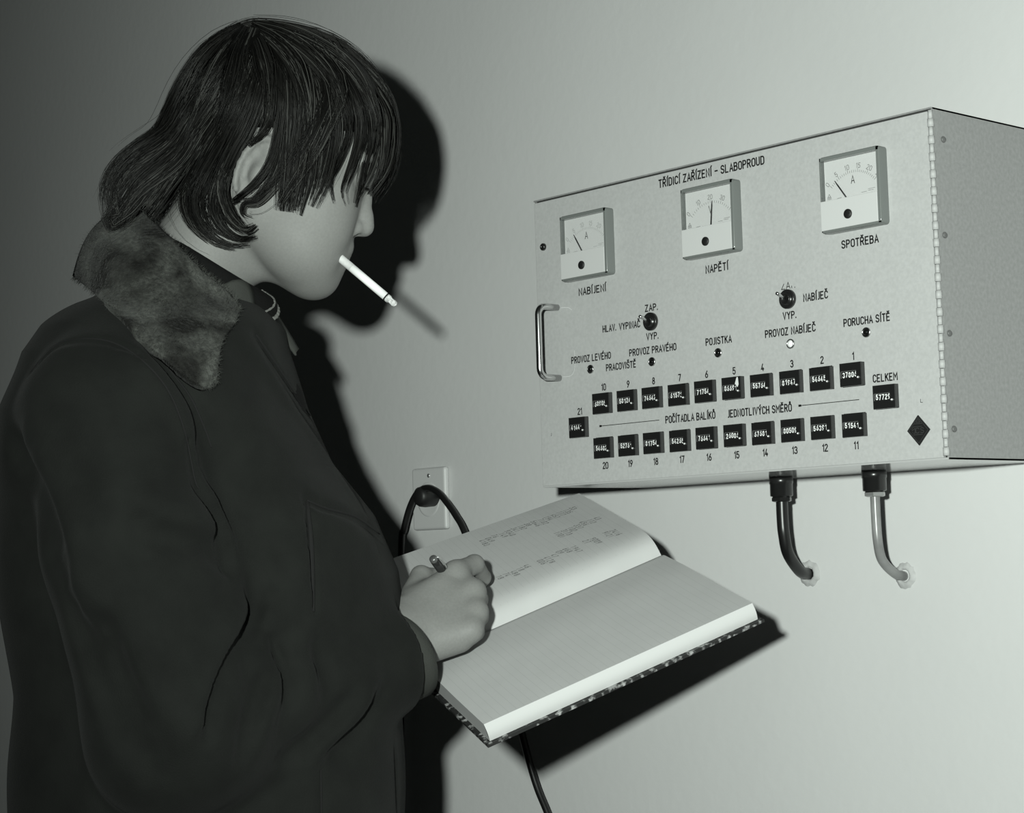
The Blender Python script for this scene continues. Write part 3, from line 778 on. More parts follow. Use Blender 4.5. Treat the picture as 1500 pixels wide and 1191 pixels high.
def skin_mat():
    m = mat('skin', (.205, .205, .199), .58, spec=.3, bump=(900, .15, .0006), vary=(420, .05, 3))
    return m
M_skin = skin_mat()
c_, s_ = math.cos(math.radians(14)), math.sin(math.radians(14))
AX_CR = [(c_, -s_, 0), (s_, c_, 0), (0, 0, 1)]
c2, s2 = math.cos(math.radians(22)), math.sin(math.radians(22))
AX_F = [(c2, -s2, 0), (s2, c2, 0), (0, 0, 1)]
ea = np.array((.435, .90, 0)); eb = np.array((.90, -.435, 0)); ec = np.array((0, 0, 1.))
tl = math.radians(28); eb2 = eb * math.cos(tl) - ec * math.sin(tl); ec2 = ec * math.cos(tl) + eb * math.sin(tl)
EARC = Hd(373, 248, .0735)
def ear_pt(u, v, wv): return EARC + ea * u + eb2 * v + ec2 * wv
def ear(P):
    ax = [ea, eb2, ec2]
    d = ell(P, ear_pt(.002, 0, 0), (.031, .0175, .0050), ax)
    d = smin(d, ell(P, ear_pt(-.024, .004, -.001), (.010, .0085, .0045), ax), .006)
    rim = [ear_pt(.031 * math.sin(t) + .001, -.0165 * math.cos(t) if True else 0, .0030) for t in np.linspace(-1.0, 2.5, 12)]
    for a, b in zip(rim[:-1], rim[1:]): d = smin(d, rc(P, a, b, .0030, .0030), .002)
    anti = [ear_pt(.016, -.003, .0026), ear_pt(.004, -.0085, .003), ear_pt(-.010, -.0065, .003), ear_pt(-.016, .000, .003)]
    for a, b in zip(anti[:-1], anti[1:]): d = smin(d, rc(P, a, b, .0026, .0026), .003)
    d = smax(d, -ell(P, ear_pt(-.003, .002, .0062), (.0115, .0068, .0055), ax), .003)
    d = smin(d, rc(P, ear_pt(-.004, .0125, .001), ear_pt(-.010, .012, .002), .0038, .0034), .003)
    return d
def head(P):
    d = ell(P, Hd(411, 176), (.0975, .0800, .0745), AX_CR)
    d = smin(d, ell(P, Hd(464, 296), (.0410, .078, .0560), AX_F), .030)
    d = smin(d, ell(P, Hd(405, 275), (.060, .062, .0610), AX_F), .045)
    for sg in (1, -1):
        d = smin(d, rc(P, Hd(386, 320, .044 * sg), Hd(456, 398, .016 * sg), .020, .0165), .036)       # jaw bar
        d = smin(d, rc(P, Hd(478, 290, .043 * sg), Hd(430, 284, .046 * sg), .017, .017), .034)         # cheekbone
        d = smin(d, rc(P, Hd(470, 340, .034 * sg), Hd(455, 360, .034 * sg), .019, .020), .036)         # cheek
        d = smin(d, rc(P, Hd(543, 238, .012 * sg), Hd(531, 235, .036 * sg), .0085, .0075), .018)       # brow
    d = smin(d, rc(P, Hd(430, 370), Hd(462, 404), .022, .0165), .022)
    d = smin(d, ell(P, Hd(462, 407), (.0165, .0145, .019), AX_F), .010)                                 # chin
    d = smin(d, ell(P, Hd(484, 366), (.0185, .022, .026), AX_F), .014)                                  # muzzle
    for sg in (1, -1):                                                                                 # eye sockets and closed, down-cast lids
        d = smax(d, -ell(P, Hd(541, 263, .031 * sg), (.012, .013, .016), AX_F), .010)
        d = smin(d, ell(P, Hd(519, 263, .0300 * sg), (.0125, .0110, .0120), AX_F), .006)
        lid = [Hd(531, 272, .019 * sg), Hd(535.5, 274, .030 * sg), Hd(529, 271, .041 * sg)]
        d = smax(d, -chain(P, [(lid[0], .0011), (lid[1], .0014), (lid[2], .0011)], .001), .0015)
    # nose
    d = smin(d, chain(P, [(Hd(532, 262), .0085), (Hd(531, 292), .0080), (Hd(532, 318), .0088), (Hd(533.5, 330.5), .0094)], .006), .008)
    for sg in (1, -1):
        d = smin(d, rc(P, Hd(517, 335.5, .0090 * sg), Hd(533, 333.5, .002 * sg), .0072, .0080), .004)
        d = smin(d, ell(P, Hd(516, 333.5, .0125 * sg), (.0098, .0082, .0062)), .004)
        d = smax(d, -ell(P, Hd(521, 345.5, .0095 * sg), (.0068, .0024, .0040)), .0015)
        d = smax(d, -chain(P, [(Hd(508, 318, .0205 * sg), .0014), (Hd(505.5, 330, .0215 * sg), .0022), (Hd(508, 342, .020 * sg), .0020)], .001), .003)
    # lips
    d = smin(d, chain(P, [(Hd(492, 367, -.023), .0045), (Hd(504.5, 362, -.008), .0066), (Hd(504.5, 362, .008), .0066), (Hd(492, 367, .023), .0045)], .004), .006)
    d = smin(d, chain(P, [(Hd(483, 377, -.021), .0045), (Hd(489, 384.5, -.007), .0072), (Hd(489, 384.5, .007), .0072), (Hd(483, 377, .021), .0045)], .004), .006)
    d = smax(d, -chain(P, [(Hd(485, 374, -.026), .0012), (Hd(505, 373.5, 0), .0016), (Hd(485, 374, .026), .0012)], .001), .0025)
    d = smax(d, -rc(P, Hd(481, 396, -.014), Hd(481, 396, .014), .0032, .0032), .006)                      # groove above the chin
    d = smin(d, ear(P), .004)
    return d
def torso(P):
    d = rc(P, fig(250, 455, 1.87), fig(345, 306, DM), .052, .0545)
    d = smin(d, rc(P, fig(368, 372, DM), fig(440, 398, DM), .022, .013), .022)
    for sg in (1, -1):
        z = .07 * sg
        d = smin(d, chain(P, [(fig(245, 540, 1.87 - z), .07), (fig(255, 660, 1.87 - z), .095), (fig(300, 900, 1.87 - z), .105), (fig(318, 1200, 1.87 - z), .10), (fig(322, 1290, 1.87 - z), .095)], .02), .03)
        d = smin(d, rc(P, fig(250, 470, 1.87), fig(180, 585, 1.87 - .165 * sg), .055, .047), .03)
    d = smin(d, chain(P, [(fig(175, 600, 1.705), .050), (fig(262, 1045, 1.680), .036), (fig(430, 1000, 1.76), .036), (fig(588, 930, 1.862), .0265)], .01), .012)
    return d
# the writing hand
WR = fig(588, 930, 1.862)
def hand(P):
    mc = [(fig(668, 840, 1.914), .0120), (fig(693, 867, 1.896), .0120), (fig(697, 897, 1.878), .0113), (fig(690, 923, 1.863), .0112)]
    root = [fig(598, 895, 1.878), fig(604, 912, 1.872), fig(608, 930, 1.866), fig(610, 945, 1.860)]
    d = None
    for (m, r), w0 in zip(mc, root):
        e = rc(P, w0, m, .0165, r); d = e if d is None else smin(d, e, .015)
    d = smin(d, ell(P, fig(652, 905, 1.897), (.034, .034, .012), None), .012)
    d = smin(d, rc(P, WR, fig(606, 922, 1.870), .0275, .0230), .014)
    d = smin(d, rc(P, fig(606, 952, 1.862), fig(672, 938, 1.868), .0160, .0120), .014)                     # heel of the hand
    fg = [[mc[0], (fig(695, 826.5, 1.938), .0098), (fig(707, 846, 1.968), .0086), (fig(692, 866, 1.985), .0072)],
          [mc[1], (fig(701, 878, 1.930), .0095), (fig(690, 890, 1.955), .0085), (fig(677, 886, 1.972), .0074)],
          [mc[2], (fig(702, 904, 1.908), .0093), (fig(688, 915, 1.928), .0083), (fig(670, 908, 1.938), .0072)],
          [mc[3], (fig(697, 926, 1.885), .0085), (fig(682, 936, 1.896), .0076), (fig(663, 928, 1.904), .0068)]]
    for i, f in enumerate(fg):
        e = chain(P, f, .003); d = smin(d, e, .006 if i else .008)
    th = [(fig(601, 885, 1.895), .0150), (fig(617, 844.5, 1.930), .0108), (fig(634, 847, 1.944), .0098), (fig(650, 858, 1.956), .0085)]
    d = smin(d, chain(P, th, .004), .008)
    d = smin(d, rc(P, fig(612, 882, 1.895), fig(650, 862, 1.912), .0125, .0110), .010)                     # web of the thumb
    for a, b in ((0, 1), (1, 2), (2, 3)):                                                                   # webs between the knuckles
        d = smin(d, rc(P, mc[a][0], mc[b][0], mc[a][1] * .82, mc[b][1] * .82), .006)
    return d
BKI = FIG.inverted() @ BOOKM
def bk(w_, s__, n_): return np.array(BKI @ Vector((w_, s__, n_)))
LWR = bk(-.150, -.040, -.006)                                                                              # left wrist, below the far cover
def left_hand(P):
    e0 = fig(330, 960, 2.075); w0 = LWR
    d = chain(P, [(fig(205, 575, 2.035), .048), (e0, .036), (w0, .026)], .01)
    pal = [bk(-.172, .050, -.0005), bk(-.152, .058, -.0015), bk(-.132, .058, -.0030), bk(-.114, .050, -.0045)]
    e = None
    for q in pal:
        g = rc(P, w0, q, .018, .0125); e = g if e is None else smin(e, g, .01)
    d = smin(d, e, .012)
    tips = [[bk(-.160, .095, .0035), bk(-.150, .122, .0040)], [bk(-.130, .100, .0005), bk(-.115, .130, .0)], [bk(-.104, .092, -.0015), bk(-.085, .118, -.0025)], [bk(-.086, .074, -.0035), bk(-.066, .092, -.0045)]]
    for q, t_ in zip(pal, tips):
        d = smin(d, chain(P, [(q, .0110), (t_[0], .0092), (t_[1], .0078)], .004), .005)
    d = smin(d, chain(P, [(bk(-.170, .000, -.006), .014), (bk(-.192, .030, .000), .0105), (bk(-.200, .060, .006), .0086)], .004), .008)
    return d
GROUPS = [(head, Hd(420, 230), .17), (torso, fig(280, 800, 1.87), .62), (hand, fig(655, 895, 1.91), .085), (left_hand, fig(430, 900, 2.05), .42)]
def body_fn(P):
    d = np.full(len(P), .25); lo_, hi_ = P.min(0), P.max(0)
    for fn, c, R in GROUPS:
        gap = np.linalg.norm(np.maximum(0, np.maximum(lo_ - c, c - hi_)))
        if gap > R + .03 and len(P) < 15000: continue
        d = smin(d, fn(P), .010)
    return d
bv, bf = surface(body_fn, (-.50, -.56, -2.16), (.012, .40, -1.60), .0024)
body = link_mesh('body', bv, bf, M_skin, person)
BV = bvh_of(bv, bf)

# ------------------------------------------------------------------ clothes
M_coat = mat('dark_wool_coat', (.0082, .0090, .0080), .9, spec=.2, bump=(700, .5, .0010), vary=(26, .22, 5), sheen=.02)
M_seam_crease = mat('dark_seam_and_crease_shade', (.002, .002, .002), .9)  # for seams, and for crease shade drawn as dark tubes
M_felt = mat('collar_facing_felt', (.045, .047, .043), .85, spec=.2, bump=(800, .4, .001))
M_sweat = mat('black_knit', (.006, .006, .006), .9, spec=.15, bump=(500, .6, .001))
M_stripe = mat('grey_knit_stripe', (.20, .20, .19), .9, bump=(500, .9, .002))
M_trous = mat('dark_trousers', (.014, .014, .014), .9)
M_shoe = mat('black_leather', (.008, .008, .008), .35)

CROWS = [(425, 165, 372, .085), (450, 112, 398, .125), (480, 78, 414, .160), (520, 50, 422, .190), (600, 24, 446, .210), (680, 14, 484, .212), (760, 11, 547, .205), (840, 14, 582, .200), (920, 27, 590, .198), (1000, 40, 591, .198), (1200, 37, 594, .202), (1400, 26, 602, .220), (1600, 16, 610, .250)]
RY = np.array([fig(0, y, 1.87)[1] for y, *_ in CROWS])[::-1]
RX0 = np.array([fig(x, 0, 1.87)[0] for _, x, _, _ in CROWS])[::-1]; RX1 = np.array([fig(x, 0, 1.87)[0] for _, _, x, _ in CROWS])[::-1]; RW = np.array([c[3] for c in CROWS])[::-1]
RLO, RHI = RY[0], RY[-1]
CUFF0 = fig(576, 967, 1.828); ELB = fig(262, 1062, 1.672); CAX = (CUFF0 - ELB) / np.linalg.norm(CUFF0 - ELB)
LE = fig(330, 965, 2.075); LW = LWR + (LWR - LE) / np.linalg.norm(LWR - LE) * .012
def coat_base(P):
    y = np.clip(P[:, 1], RLO, RHI)
    x0 = np.interp(y, RY, RX0); x1 = np.interp(y, RY, RX1); w_ = np.interp(y, RY, RW)
    a = (x1 - x0) / 2; u = np.abs(P[:, 0] - (x0 + x1) / 2) / a; v = np.abs(P[:, 2] + 1.87 - np.clip(-y - .2, 0, 1) * .05) / w_
    k = (u ** 2.5 + v ** 2.5) ** (1 / 2.5)
    d = (k - 1) * np.minimum(a, w_) * .9
    d = smax(d, P[:, 1] - RHI, .04); d = smax(d, RLO - P[:, 1], .01)
    sl = chain(P, [(fig(158, 612, 1.690), .0745), (fig(190, 790, 1.672), .0760), (ELB, .0790)], .02)
    fo = rc(P, ELB, CUFF0 + CAX * .03, .0770, .0500)
    sl = smin(sl, fo, .03)
    sl = smax(sl, (P - CUFF0) @ CAX, .004)
    d = smin(d, sl, .014)
    d = smin(d, rc(P, fig(225, 470, 1.80), fig(170, 585, 1.70), .045, .06), .03)
    sl2 = smin(rc(P, fig(215, 590, 2.035), LE, .070, .068), rc(P, LE, LW, .066, .036), .03)
    d = smin(d, smax(sl2, (P - LW) @ ((LW - LE) / np.linalg.norm(LW - LE)), .004), .03)
    return d
BB = ((-.56, -.73, -2.26), (.0, .16, -1.54))
cv0, cf0 = surface(coat_base, *BB, .009, 16)
CB0 = bvh_of(cv0, cf0)
# creases: (photograph path, half-width m, depth m); negative depth raises a ridge
FOLD = [([(212, 498), (247, 540), (279, 582), (300, 628), (310, 656), (331, 706)], .006, .007), ([(195, 520), (232, 560), (262, 610), (285, 665)], .010, -.006),
 ([(45, 545), (75, 510), (110, 497), (160, 500), (205, 525), (245, 570), (270, 630), (285, 700), (290, 714)], .004, .004), ([(290, 714), (300, 735), (318, 765), (330, 805), (333, 833)], .006, .010),
 ([(302, 700), (318, 740), (336, 780), (346, 830)], .008, -.006),
 ([(372, 858), (372, 885), (360, 925), (339, 963), (312, 1025), (301, 1075)], .007, .013), ([(352, 870), (335, 930), (310, 985), (285, 1050)], .014, -.010), ([(390, 880), (395, 905), (385, 925)], .012, -.007),
 ([(359, 932), (361, 972), (366, 994)], .005, .006), ([(397, 939), (415, 981), (422, 1026)], .006, .007), ([(393, 981), (370, 1043), (357, 1106)], .008, .009), ([(380, 945), (386, 975), (395, 1020)], .010, -.006),
 ([(412, 960), (400, 1010), (385, 1080)], .011, -.007), ([(459, 945), (473, 981), (480, 1010)], .008, .006), ([(440, 950), (450, 1000), (440, 1060)], .013, -.006), ([(558, 1017), (535, 1057), (491, 1106)], .009, .007), ([(545, 1000), (505, 1060), (450, 1110)], .013, -.006),
 ([(520, 1020), (470, 1070), (420, 1110)], .009, .006), ([(30, 660), (60, 740), (85, 820)], .016, .009), ([(55, 640), (95, 760), (130, 880)], .02, -.007), ([(210, 770), (255, 790), (300, 800), (328, 815)], .012, .008), ([(180, 720), (240, 745), (300, 765)], .018, -.007),
 ([(150, 930), (180, 1010), (215, 1080)], .018, .008), ([(200, 900), (230, 1000), (270, 1060)], .022, -.008), ([(100, 860), (130, 960), (170, 1060), (220, 1130)], .010, .006),
 ([(450, 735), (456, 800), (459, 896)], .0035, .006), ([(450, 733), (478, 745), (520, 757), (556, 782)], .006, .007), ([(462, 752), (505, 772), (545, 800)], .012, -.004), ([(310, 656), (335, 720), (375, 800), (385, 850)], .018, .006),
 ([(375, 490), (391, 514), (407, 538), (445, 595), (483, 649), (512, 697), (545, 745)], .0035, .005), ([(362, 500), (392, 545), (430, 602), (470, 660), (500, 705), (532, 752)], .010, -.003),
 ([(470, 1128), (471, 1195)], .004, .005), ([(578, 1097), (586, 1195)], .004, .004), ([(430, 790), (445, 850), (440, 910)], .02, -.006)]
F3 = []
for path, sg, dp in FOLD:
    pts = []
    n_ = max(6, int(sum(math.dist(a, b) for a, b in zip(path[:-1], path[1:])) / 14))
    for q in spline([(a, b, 0) for a, b in path], n_):
        h_ = drape(CB0, q[0], q[1])
        if h_ is not None: pts.append(h_)
    if len(pts) > 1:
        pts = np.array(pts); F3.append((pts, sg, dp, pts.min(0) - 3 * sg, pts.max(0) + 3 * sg))
def coat_fn(P):
    d = coat_base(P)
    near = np.abs(d) < .03
    if near.any():
        Q = P[near]; add = np.zeros(len(Q)); lo_, hi_ = Q.min(0), Q.max(0)
        for pts, sg, dp, blo, bhi in F3:
            if (lo_ > bhi).any() or (hi_ < blo).any(): continue
            t = np.full(len(Q), 9.); k = len(pts)
            for i, (a, b) in enumerate(zip(pts[:-1], pts[1:])):
                e = rc(Q, a, b, 0, 0); t = np.minimum(t, e)
            # fade at both ends of the crease
            ends = np.minimum(np.linalg.norm(Q - pts[0], axis=1), np.linalg.norm(Q - pts[-1], axis=1))
            add += (dp * 1.9 if dp > .0055 else dp * 1.4) * np.exp(-(t / sg) ** 2) * np.clip(.35 + ends / .03, 0, 1)
        # slow, soft unevenness of heavy cloth
        add += .0030 * np.sin(Q[:, 0] * 31 + Q[:, 1] * 17) * np.sin(Q[:, 1] * 23 - Q[:, 2] * 19 + 1.0)
        d[near] += add
    if len(P) < 20000 or True:
        # room for the forearm inside the cuff
        inner = rc(P, ELB, CUFF0 + CAX * .05, .05, .0415)
        d = smax(d, np.where((P - CUFF0) @ CAX > -.05, -inner, -1.0), .002)
    return d
cv, cf = surface(coat_fn, *BB, .0036)
coat = link_mesh('coat', cv, cf, M_coat, person)
CB = bvh_of(cv, cf)
def seam_or_crease(path, r_, name='seam_or_crease', m=None, off=.0005, n_=None):
    pts = []
    n_ = n_ or max(8, int(sum(math.dist(a, b) for a, b in zip(path[:-1], path[1:])) / 6))
    for q in spline([(a, b, 0) for a, b in path], n_):
        h_ = drape(CB, q[0], q[1], off)
        if h_ is not None and (not pts or np.linalg.norm(h_ - pts[-1]) < .05): pts.append(h_)
    if len(pts) < 3: return
    mb = MB(); mb.tube(pts, [r_ * (.4 + .6 * math.sin(math.pi * min(1, max(0, (i + .5) / len(pts)))) ** .5) for i in range(len(pts))], 6)
    return fig_build(mb, name, m or M_seam_crease, coat)
seam_or_crease([(45, 545), (75, 510), (110, 497), (160, 500), (205, 525), (245, 570), (270, 630), (285, 700), (291, 716)], .0009)
seam_or_crease([(212, 498), (247, 540), (279, 582), (300, 628), (310, 656)], .0011)  # fold crease, its shade drawn as a dark tube
seam_or_crease([(375, 490), (391, 514), (407, 538), (445, 595), (483, 649), (512, 697), (545, 745)], .0016, 'front_edge')
seam_or_crease([(450, 735), (456, 800), (459, 896)], .0024, 'pocket_slit')
seam_or_crease([(450, 733), (478, 745), (520, 757), (556, 782)], .0013, 'pocket_crease_shade')  # diagonal crease by the pocket, shade laid on as a dark tube
seam_or_crease([(470, 1128), (471, 1195)], .0010, 'front_edge')
# pale edge of the lining inside the cuff
mb = MB(); rings = []
uu = np.cross(CAX, (0, 1, 0)); uu /= np.linalg.norm(uu); vv = np.cross(uu, CAX)
for (t, r_) in ((-.030, .0425), (-.004, .0440), (.010, .0440), (.0185, .0430), (.0200, .0412), (.012, .0400), (-.03, .0390)):
    rings.append([CUFF0 + CAX * (t + (.007 * -math.sin(a)) * (1 if t > 0 else 0)) + uu * r_ * math.cos(a) + vv * r_ * math.sin(a) for a in np.linspace(0, 2 * math.pi, 40)])
mb.grid(rings, 0, 0, True); fig_build(mb, 'cuff_lining', M_felt, coat, 'paler lining showing at the cuff')

# sweater: neck tube and round striped neckband
NA = np.array((.531, .847, 0.0))
RIMC = fig(316, 384, DM)
def sweater_fn(P):
    d = rc(P, fig(262, 470, 1.87), RIMC + NA * .02, .072, .0585)
    d = smin(d, rc(P, fig(296, 480, DM), fig(341, 452, DM), .064, .0400), .02)
    d = smin(d, rc(P, fig(275, 540, 1.87), fig(300, 620, 1.87), .09, .10), .03)
    d = smax(d, (P - RIMC) @ NA, .006)
    d = smax(d, P[:, 1] * 0 - .0, .001) if False else d
    return d
sv, sf = surface(sweater_fn, (-.46, -.12, -2.05), (-.18, .19, -1.70), .004)
sweater = link_mesh('sweater', sv, sf, M_sweat, person)
SB = bvh_of(sv, sf)
for path, r_ in (([(391, 418, 1.905), (396, 432, 1.885), (394, 446, 1.862), (386, 458, 1.835), (374, 466, 1.815), (360, 468, 1.808)], .0011), ([(397, 436, 1.900), (401, 450, 1.880), (397, 464, 1.858), (388, 473, 1.835), (374, 479, 1.815), (360, 481, 1.808)], .0020)):
    P3 = []
    for q in spline(path, 60):
        h_ = SB.find_nearest(Vector(fig(q[0], q[1], q[2])))
        P3.append(np.array(h_[0] + h_[1] * .0004))
    mb = MB(); mb.tube(P3, [r_ * (1 + .18 * math.sin(i * 1.9)) for i in range(len(P3))], 8); fig_build(mb, 'neckband_stripe', M_stripe, sweater, 'pale stripe of the neckband')

# fur collar: a thick sheet lying over the shoulders, from the nape to the near and far fronts
INN = [(176, 303, 1.872), (202, 307, 1.835), (240, 339, 1.795), (272, 369, 1.782), (300, 398, 1.782), (322, 416, 1.792), (340, 431, 1.803), (351, 452, 1.815)]
OUT = [(106, 404, 1.872), (138, 430, 1.775), (178, 465, 1.722), (212, 500, 1.708), (236, 521, 1.708), (260, 541, 1.714), (300, 567, 1.728), (318, 558, 1.736)]
EDG = [(351, 452, 1.815), (349, 478, 1.795), (335, 503, 1.775), (326, 530, 1.752), (318, 558, 1.736)]
def collar_grid(ni=42, nj=26):
    I_ = spline([fig(*q) for q in INN], ni); O_ = spline([fig(*q) for q in OUT], ni); E_ = spline([fig(*q) for q in EDG], nj)
    G = np.zeros((ni, nj, 3))
    for i in range(ni):
        u = i / (ni - 1)
        for j in range(nj):
            v = j / (nj - 1)
            p = I_[i] * (1 - v) + O_[i] * v
            bulge = math.sin(math.pi * v) * .016 * (1 - .3 * u)
            # last columns follow the cut front edge
            e = E_[j] - (I_[-1] * (1 - v) + O_[-1] * v)
            p = p + e * u ** 6
            G[i, j] = p + np.array((-.25, .45, .85)) * bulge
    return G
G = collar_grid()
for i in range(G.shape[0]):
    for j in range(G.shape[1]):
        p = G[i, j]; h_ = CB.ray_cast(Vector((0, 0, 0)), Vector(p).normalized())
        if h_[0] is not None and i > 3:
            dd = -h_[0][2] - .011
            if dd < -p[2]: G[i, j] = p * (dd / -p[2])
for _ in range(3):
    G[1:-1, 1:-1] = (G[1:-1, 1:-1] * 2 + G[:-2, 1:-1] + G[2:, 1:-1] + G[1:-1, :-2] + G[1:-1, 2:]) / 6
Gm = G.copy(); Gm[:, :, 2] = -2 * 1.872 - G[:, :, 2]; Gm = Gm[::-1]
full = np.concatenate([G[::-1], Gm[::-1][1:]], 0)          # front tip -> nape -> far front tip
def fur_mat():
    m = bpy.data.materials.new('fur_pile'); m.use_nodes = True; nt = m.node_tree; b = nt.nodes['Principled BSDF']
    b.inputs['Roughness'].default_value = .75; b.inputs['Sheen Weight'].default_value = .05; b.inputs['Specular IOR Level'].default_value = .2
    tc = nt.nodes.new('ShaderNodeTexCoord'); n = nt.nodes.new('ShaderNodeTexNoise'); n.inputs['Scale'].default_value = 17; n.inputs['Detail'].default_value = 4; n.inputs['Distortion'].default_value = .6
    r_ = nt.nodes.new('ShaderNodeValToRGB'); e = r_.color_ramp.elements
    e[0].position = .40; e[0].color = (.007, .007, .006, 1); e[1].position = .62; e[1].color = (.082, .085, .078, 1)
    n2 = nt.nodes.new('ShaderNodeTexNoise'); n2.inputs['Scale'].default_value = 260; n2.inputs['Detail'].default_value = 3
    mx = nt.nodes.new('ShaderNodeMixRGB'); mx.blend_type = 'MULTIPLY'; mx.inputs[0].default_value = .8
    r2_ = nt.nodes.new('ShaderNodeMapRange'); r2_.inputs['From Min'].default_value = .3; r2_.inputs['From Max'].default_value = .7; r2_.inputs['To Min'].default_value = .5; r2_.inputs['To Max'].default_value = 1.4
    nt.links.new(tc.outputs['Object'], n.inputs[0]); nt.links.new(tc.outputs['Object'], n2.inputs[0]); nt.links.new(n.outputs['Fac'], r_.inputs[0]); nt.links.new(n2.outputs['Fac'], r2_.inputs[0])
    nt.links.new(r_.outputs[0], mx.inputs[1]); nt.links.new(r2_.outputs[0], mx.inputs[2]); nt.links.new(mx.outputs[0], b.inputs['Base Color'])
    bp = nt.nodes.new('ShaderNodeBump'); bp.inputs['Strength'].default_value = .7; bp.inputs['Distance'].default_value = .003
    nt.links.new(n2.outputs['Fac'], bp.inputs['Height']); nt.links.new(bp.outputs[0], b.inputs['Normal'])
    return m
M_fur = fur_mat()
mb = MB(); mb.grid(full, 0, .009, True)
gi = np.gradient(full, axis=0); gj = np.gradient(full, axis=1); nn = np.cross(gi, gj); nn /= np.linalg.norm(nn, axis=2)[:, :, None] + 1e-12
if (nn[len(full) // 4, 12] @ np.array((0, .3, 1))) < 0: nn = -nn
# short pile standing on the sheet
ni_, nj_ = full.shape[:2]; hv = []; hf = []
def bil(A, u, v):
    i = min(int(u), ni_ - 2); j = min(int(v), nj_ - 2); a, b = u - i, v - j
    return (A[i, j] * (1 - a) + A[i + 1, j] * a) * (1 - b) + (A[i, j + 1] * (1 - a) + A[i + 1, j + 1] * a) * b
for k in range(15000):
    u = rng.uniform(0, ni_ - 1.001); v = rng.uniform(0, nj_ - 1.001) if k % 5 else rng.choice([0.0, nj_ - 1.002])
    if k % 23 == 0: u = rng.choice([0.0, ni_ - 1.002])
    p = bil(full, u, v); n_ = bil(nn, u, v); dn = bil(gj, u, v); dn = dn / (np.linalg.norm(dn) + 1e-9)
    if v < .01: n_ = n_ - dn
    if v > nj_ - 1.1: n_ = n_ + dn
    L = rng.uniform(.003, .0065); dd = n_ * .55 + dn * .5 + rng.normal(0, .45, 3); dd /= np.linalg.norm(dd)
    sd = np.cross(dd, rng.normal(0, 1, 3)); sd /= np.linalg.norm(sd) + 1e-9; wd_ = .00022
    o = len(hv); hv += [tuple(p - n_ * .001 - sd * wd_), tuple(p - n_ * .001 + sd * wd_), tuple(p + dd * L)]; hf.append((o, o + 1, o + 2))
mb.add(hv, hf, 0, False)
fig_build(mb, 'fur_collar', M_fur, coat, 'wide mottled fur collar')
# felt stand of the collar at the throat, near and far side
def strip(A, B, m, name, th=.004, label=None):
    n_ = 14; a_ = spline([fig(*q) for q in A], n_); b_ = spline([fig(*q) for q in B], n_)
    g_ = [[a_[i] * (1 - t) + b_[i] * t + np.array((0, 0, .004)) * math.sin(math.pi * t) for t in np.linspace(0, 1, 6)] for i in range(n_)]
    mb = MB(); mb.grid(g_, 0, -th, True); return fig_build(mb, name, m, coat, label)
strip([(322, 418, 1.800), (342, 410, 1.806), (358, 411, 1.815), (369, 421, 1.824), (374, 441, 1.826), (374, 468, 1.818), (369, 494, 1.806)], [(318, 430, 1.800), (326, 436, 1.802), (334, 442, 1.803), (340, 452, 1.804), (343, 466, 1.803), (347, 480, 1.800), (355, 500, 1.798)], M_felt, 'collar_stand', label='grey felt stand of the collar')
strip([(397, 440, 1.93), (408, 462, 1.93), (424, 487, 1.925), (438, 511, 1.92)], [(392, 458, 1.925), (402, 480, 1.920), (417, 502, 1.915), (432, 521, 1.91)], M_felt, 'lapel', label='paler edge of the far lapel')
strip([(373, 494, 1.835), (380, 488, 1.84), (392, 486, 1.85), (399, 484, 1.86)], [(384, 512, 1.835), (390, 508, 1.84), (396, 503, 1.85), (400, 498, 1.86)], M_felt, 'shirt_front', label='grey shirt below the neckband')

# trousers and shoes below the picture, down to the floor
DN = np.array(FIG.inverted().to_3x3() @ Vector((0, 0, -1)))
hip = fig(318, 1200, 1.87); FL = hipw.z
sidev = np.array((0, 0, 1.)) - DN * DN[2]; sidev /= np.linalg.norm(sidev); fwdv = np.cross(sidev, DN); fwdv = fwdv if fwdv[0] > 0 else -fwdv
for sg in (1, -1):
    pass
def legs(P):
    d = None
    for sg in (1, -1):
        h0 = hip + sidev * .085 * sg; k = hip + DN * (FL - .48) + sidev * .095 * sg + fwdv * .02; an = hip + DN * (FL - .07) + sidev * .10 * sg - fwdv * .01
        e = chain(P, [(h0, .105), (k, .075), (an, .062)], .02); d = e if d is None else smin(d, e, .02)
    return smax(d, (P - (hip + DN * (FL - .055))) @ DN, .004)
lo_ = np.minimum(hip, hip + DN * FL) - .25; hi_ = np.maximum(hip, hip + DN * FL) + .25
tv, tf = surface(legs, lo_, hi_, .010)
link_mesh('trousers', tv, tf, M_trous, person)
for sg in (1, -1):
    an = hip + DN * (FL - .05) + sidev * .10 * sg - fwdv * .01
    def shoe(P):
        b = hip + DN * (FL - .035) + sidev * .10 * sg
        d = rc(P, b - fwdv * .05, b + fwdv * .14, .042, .040); d = smin(d, rc(P, an, an - DN * .04, .045, .045), .03)
        return smax(d, (P - (hip + DN * (FL - .001))) @ DN, .006)
    v_, f_ = surface(shoe, an - .3, an + .3, .008); link_mesh('shoe', v_, f_, M_shoe, person)

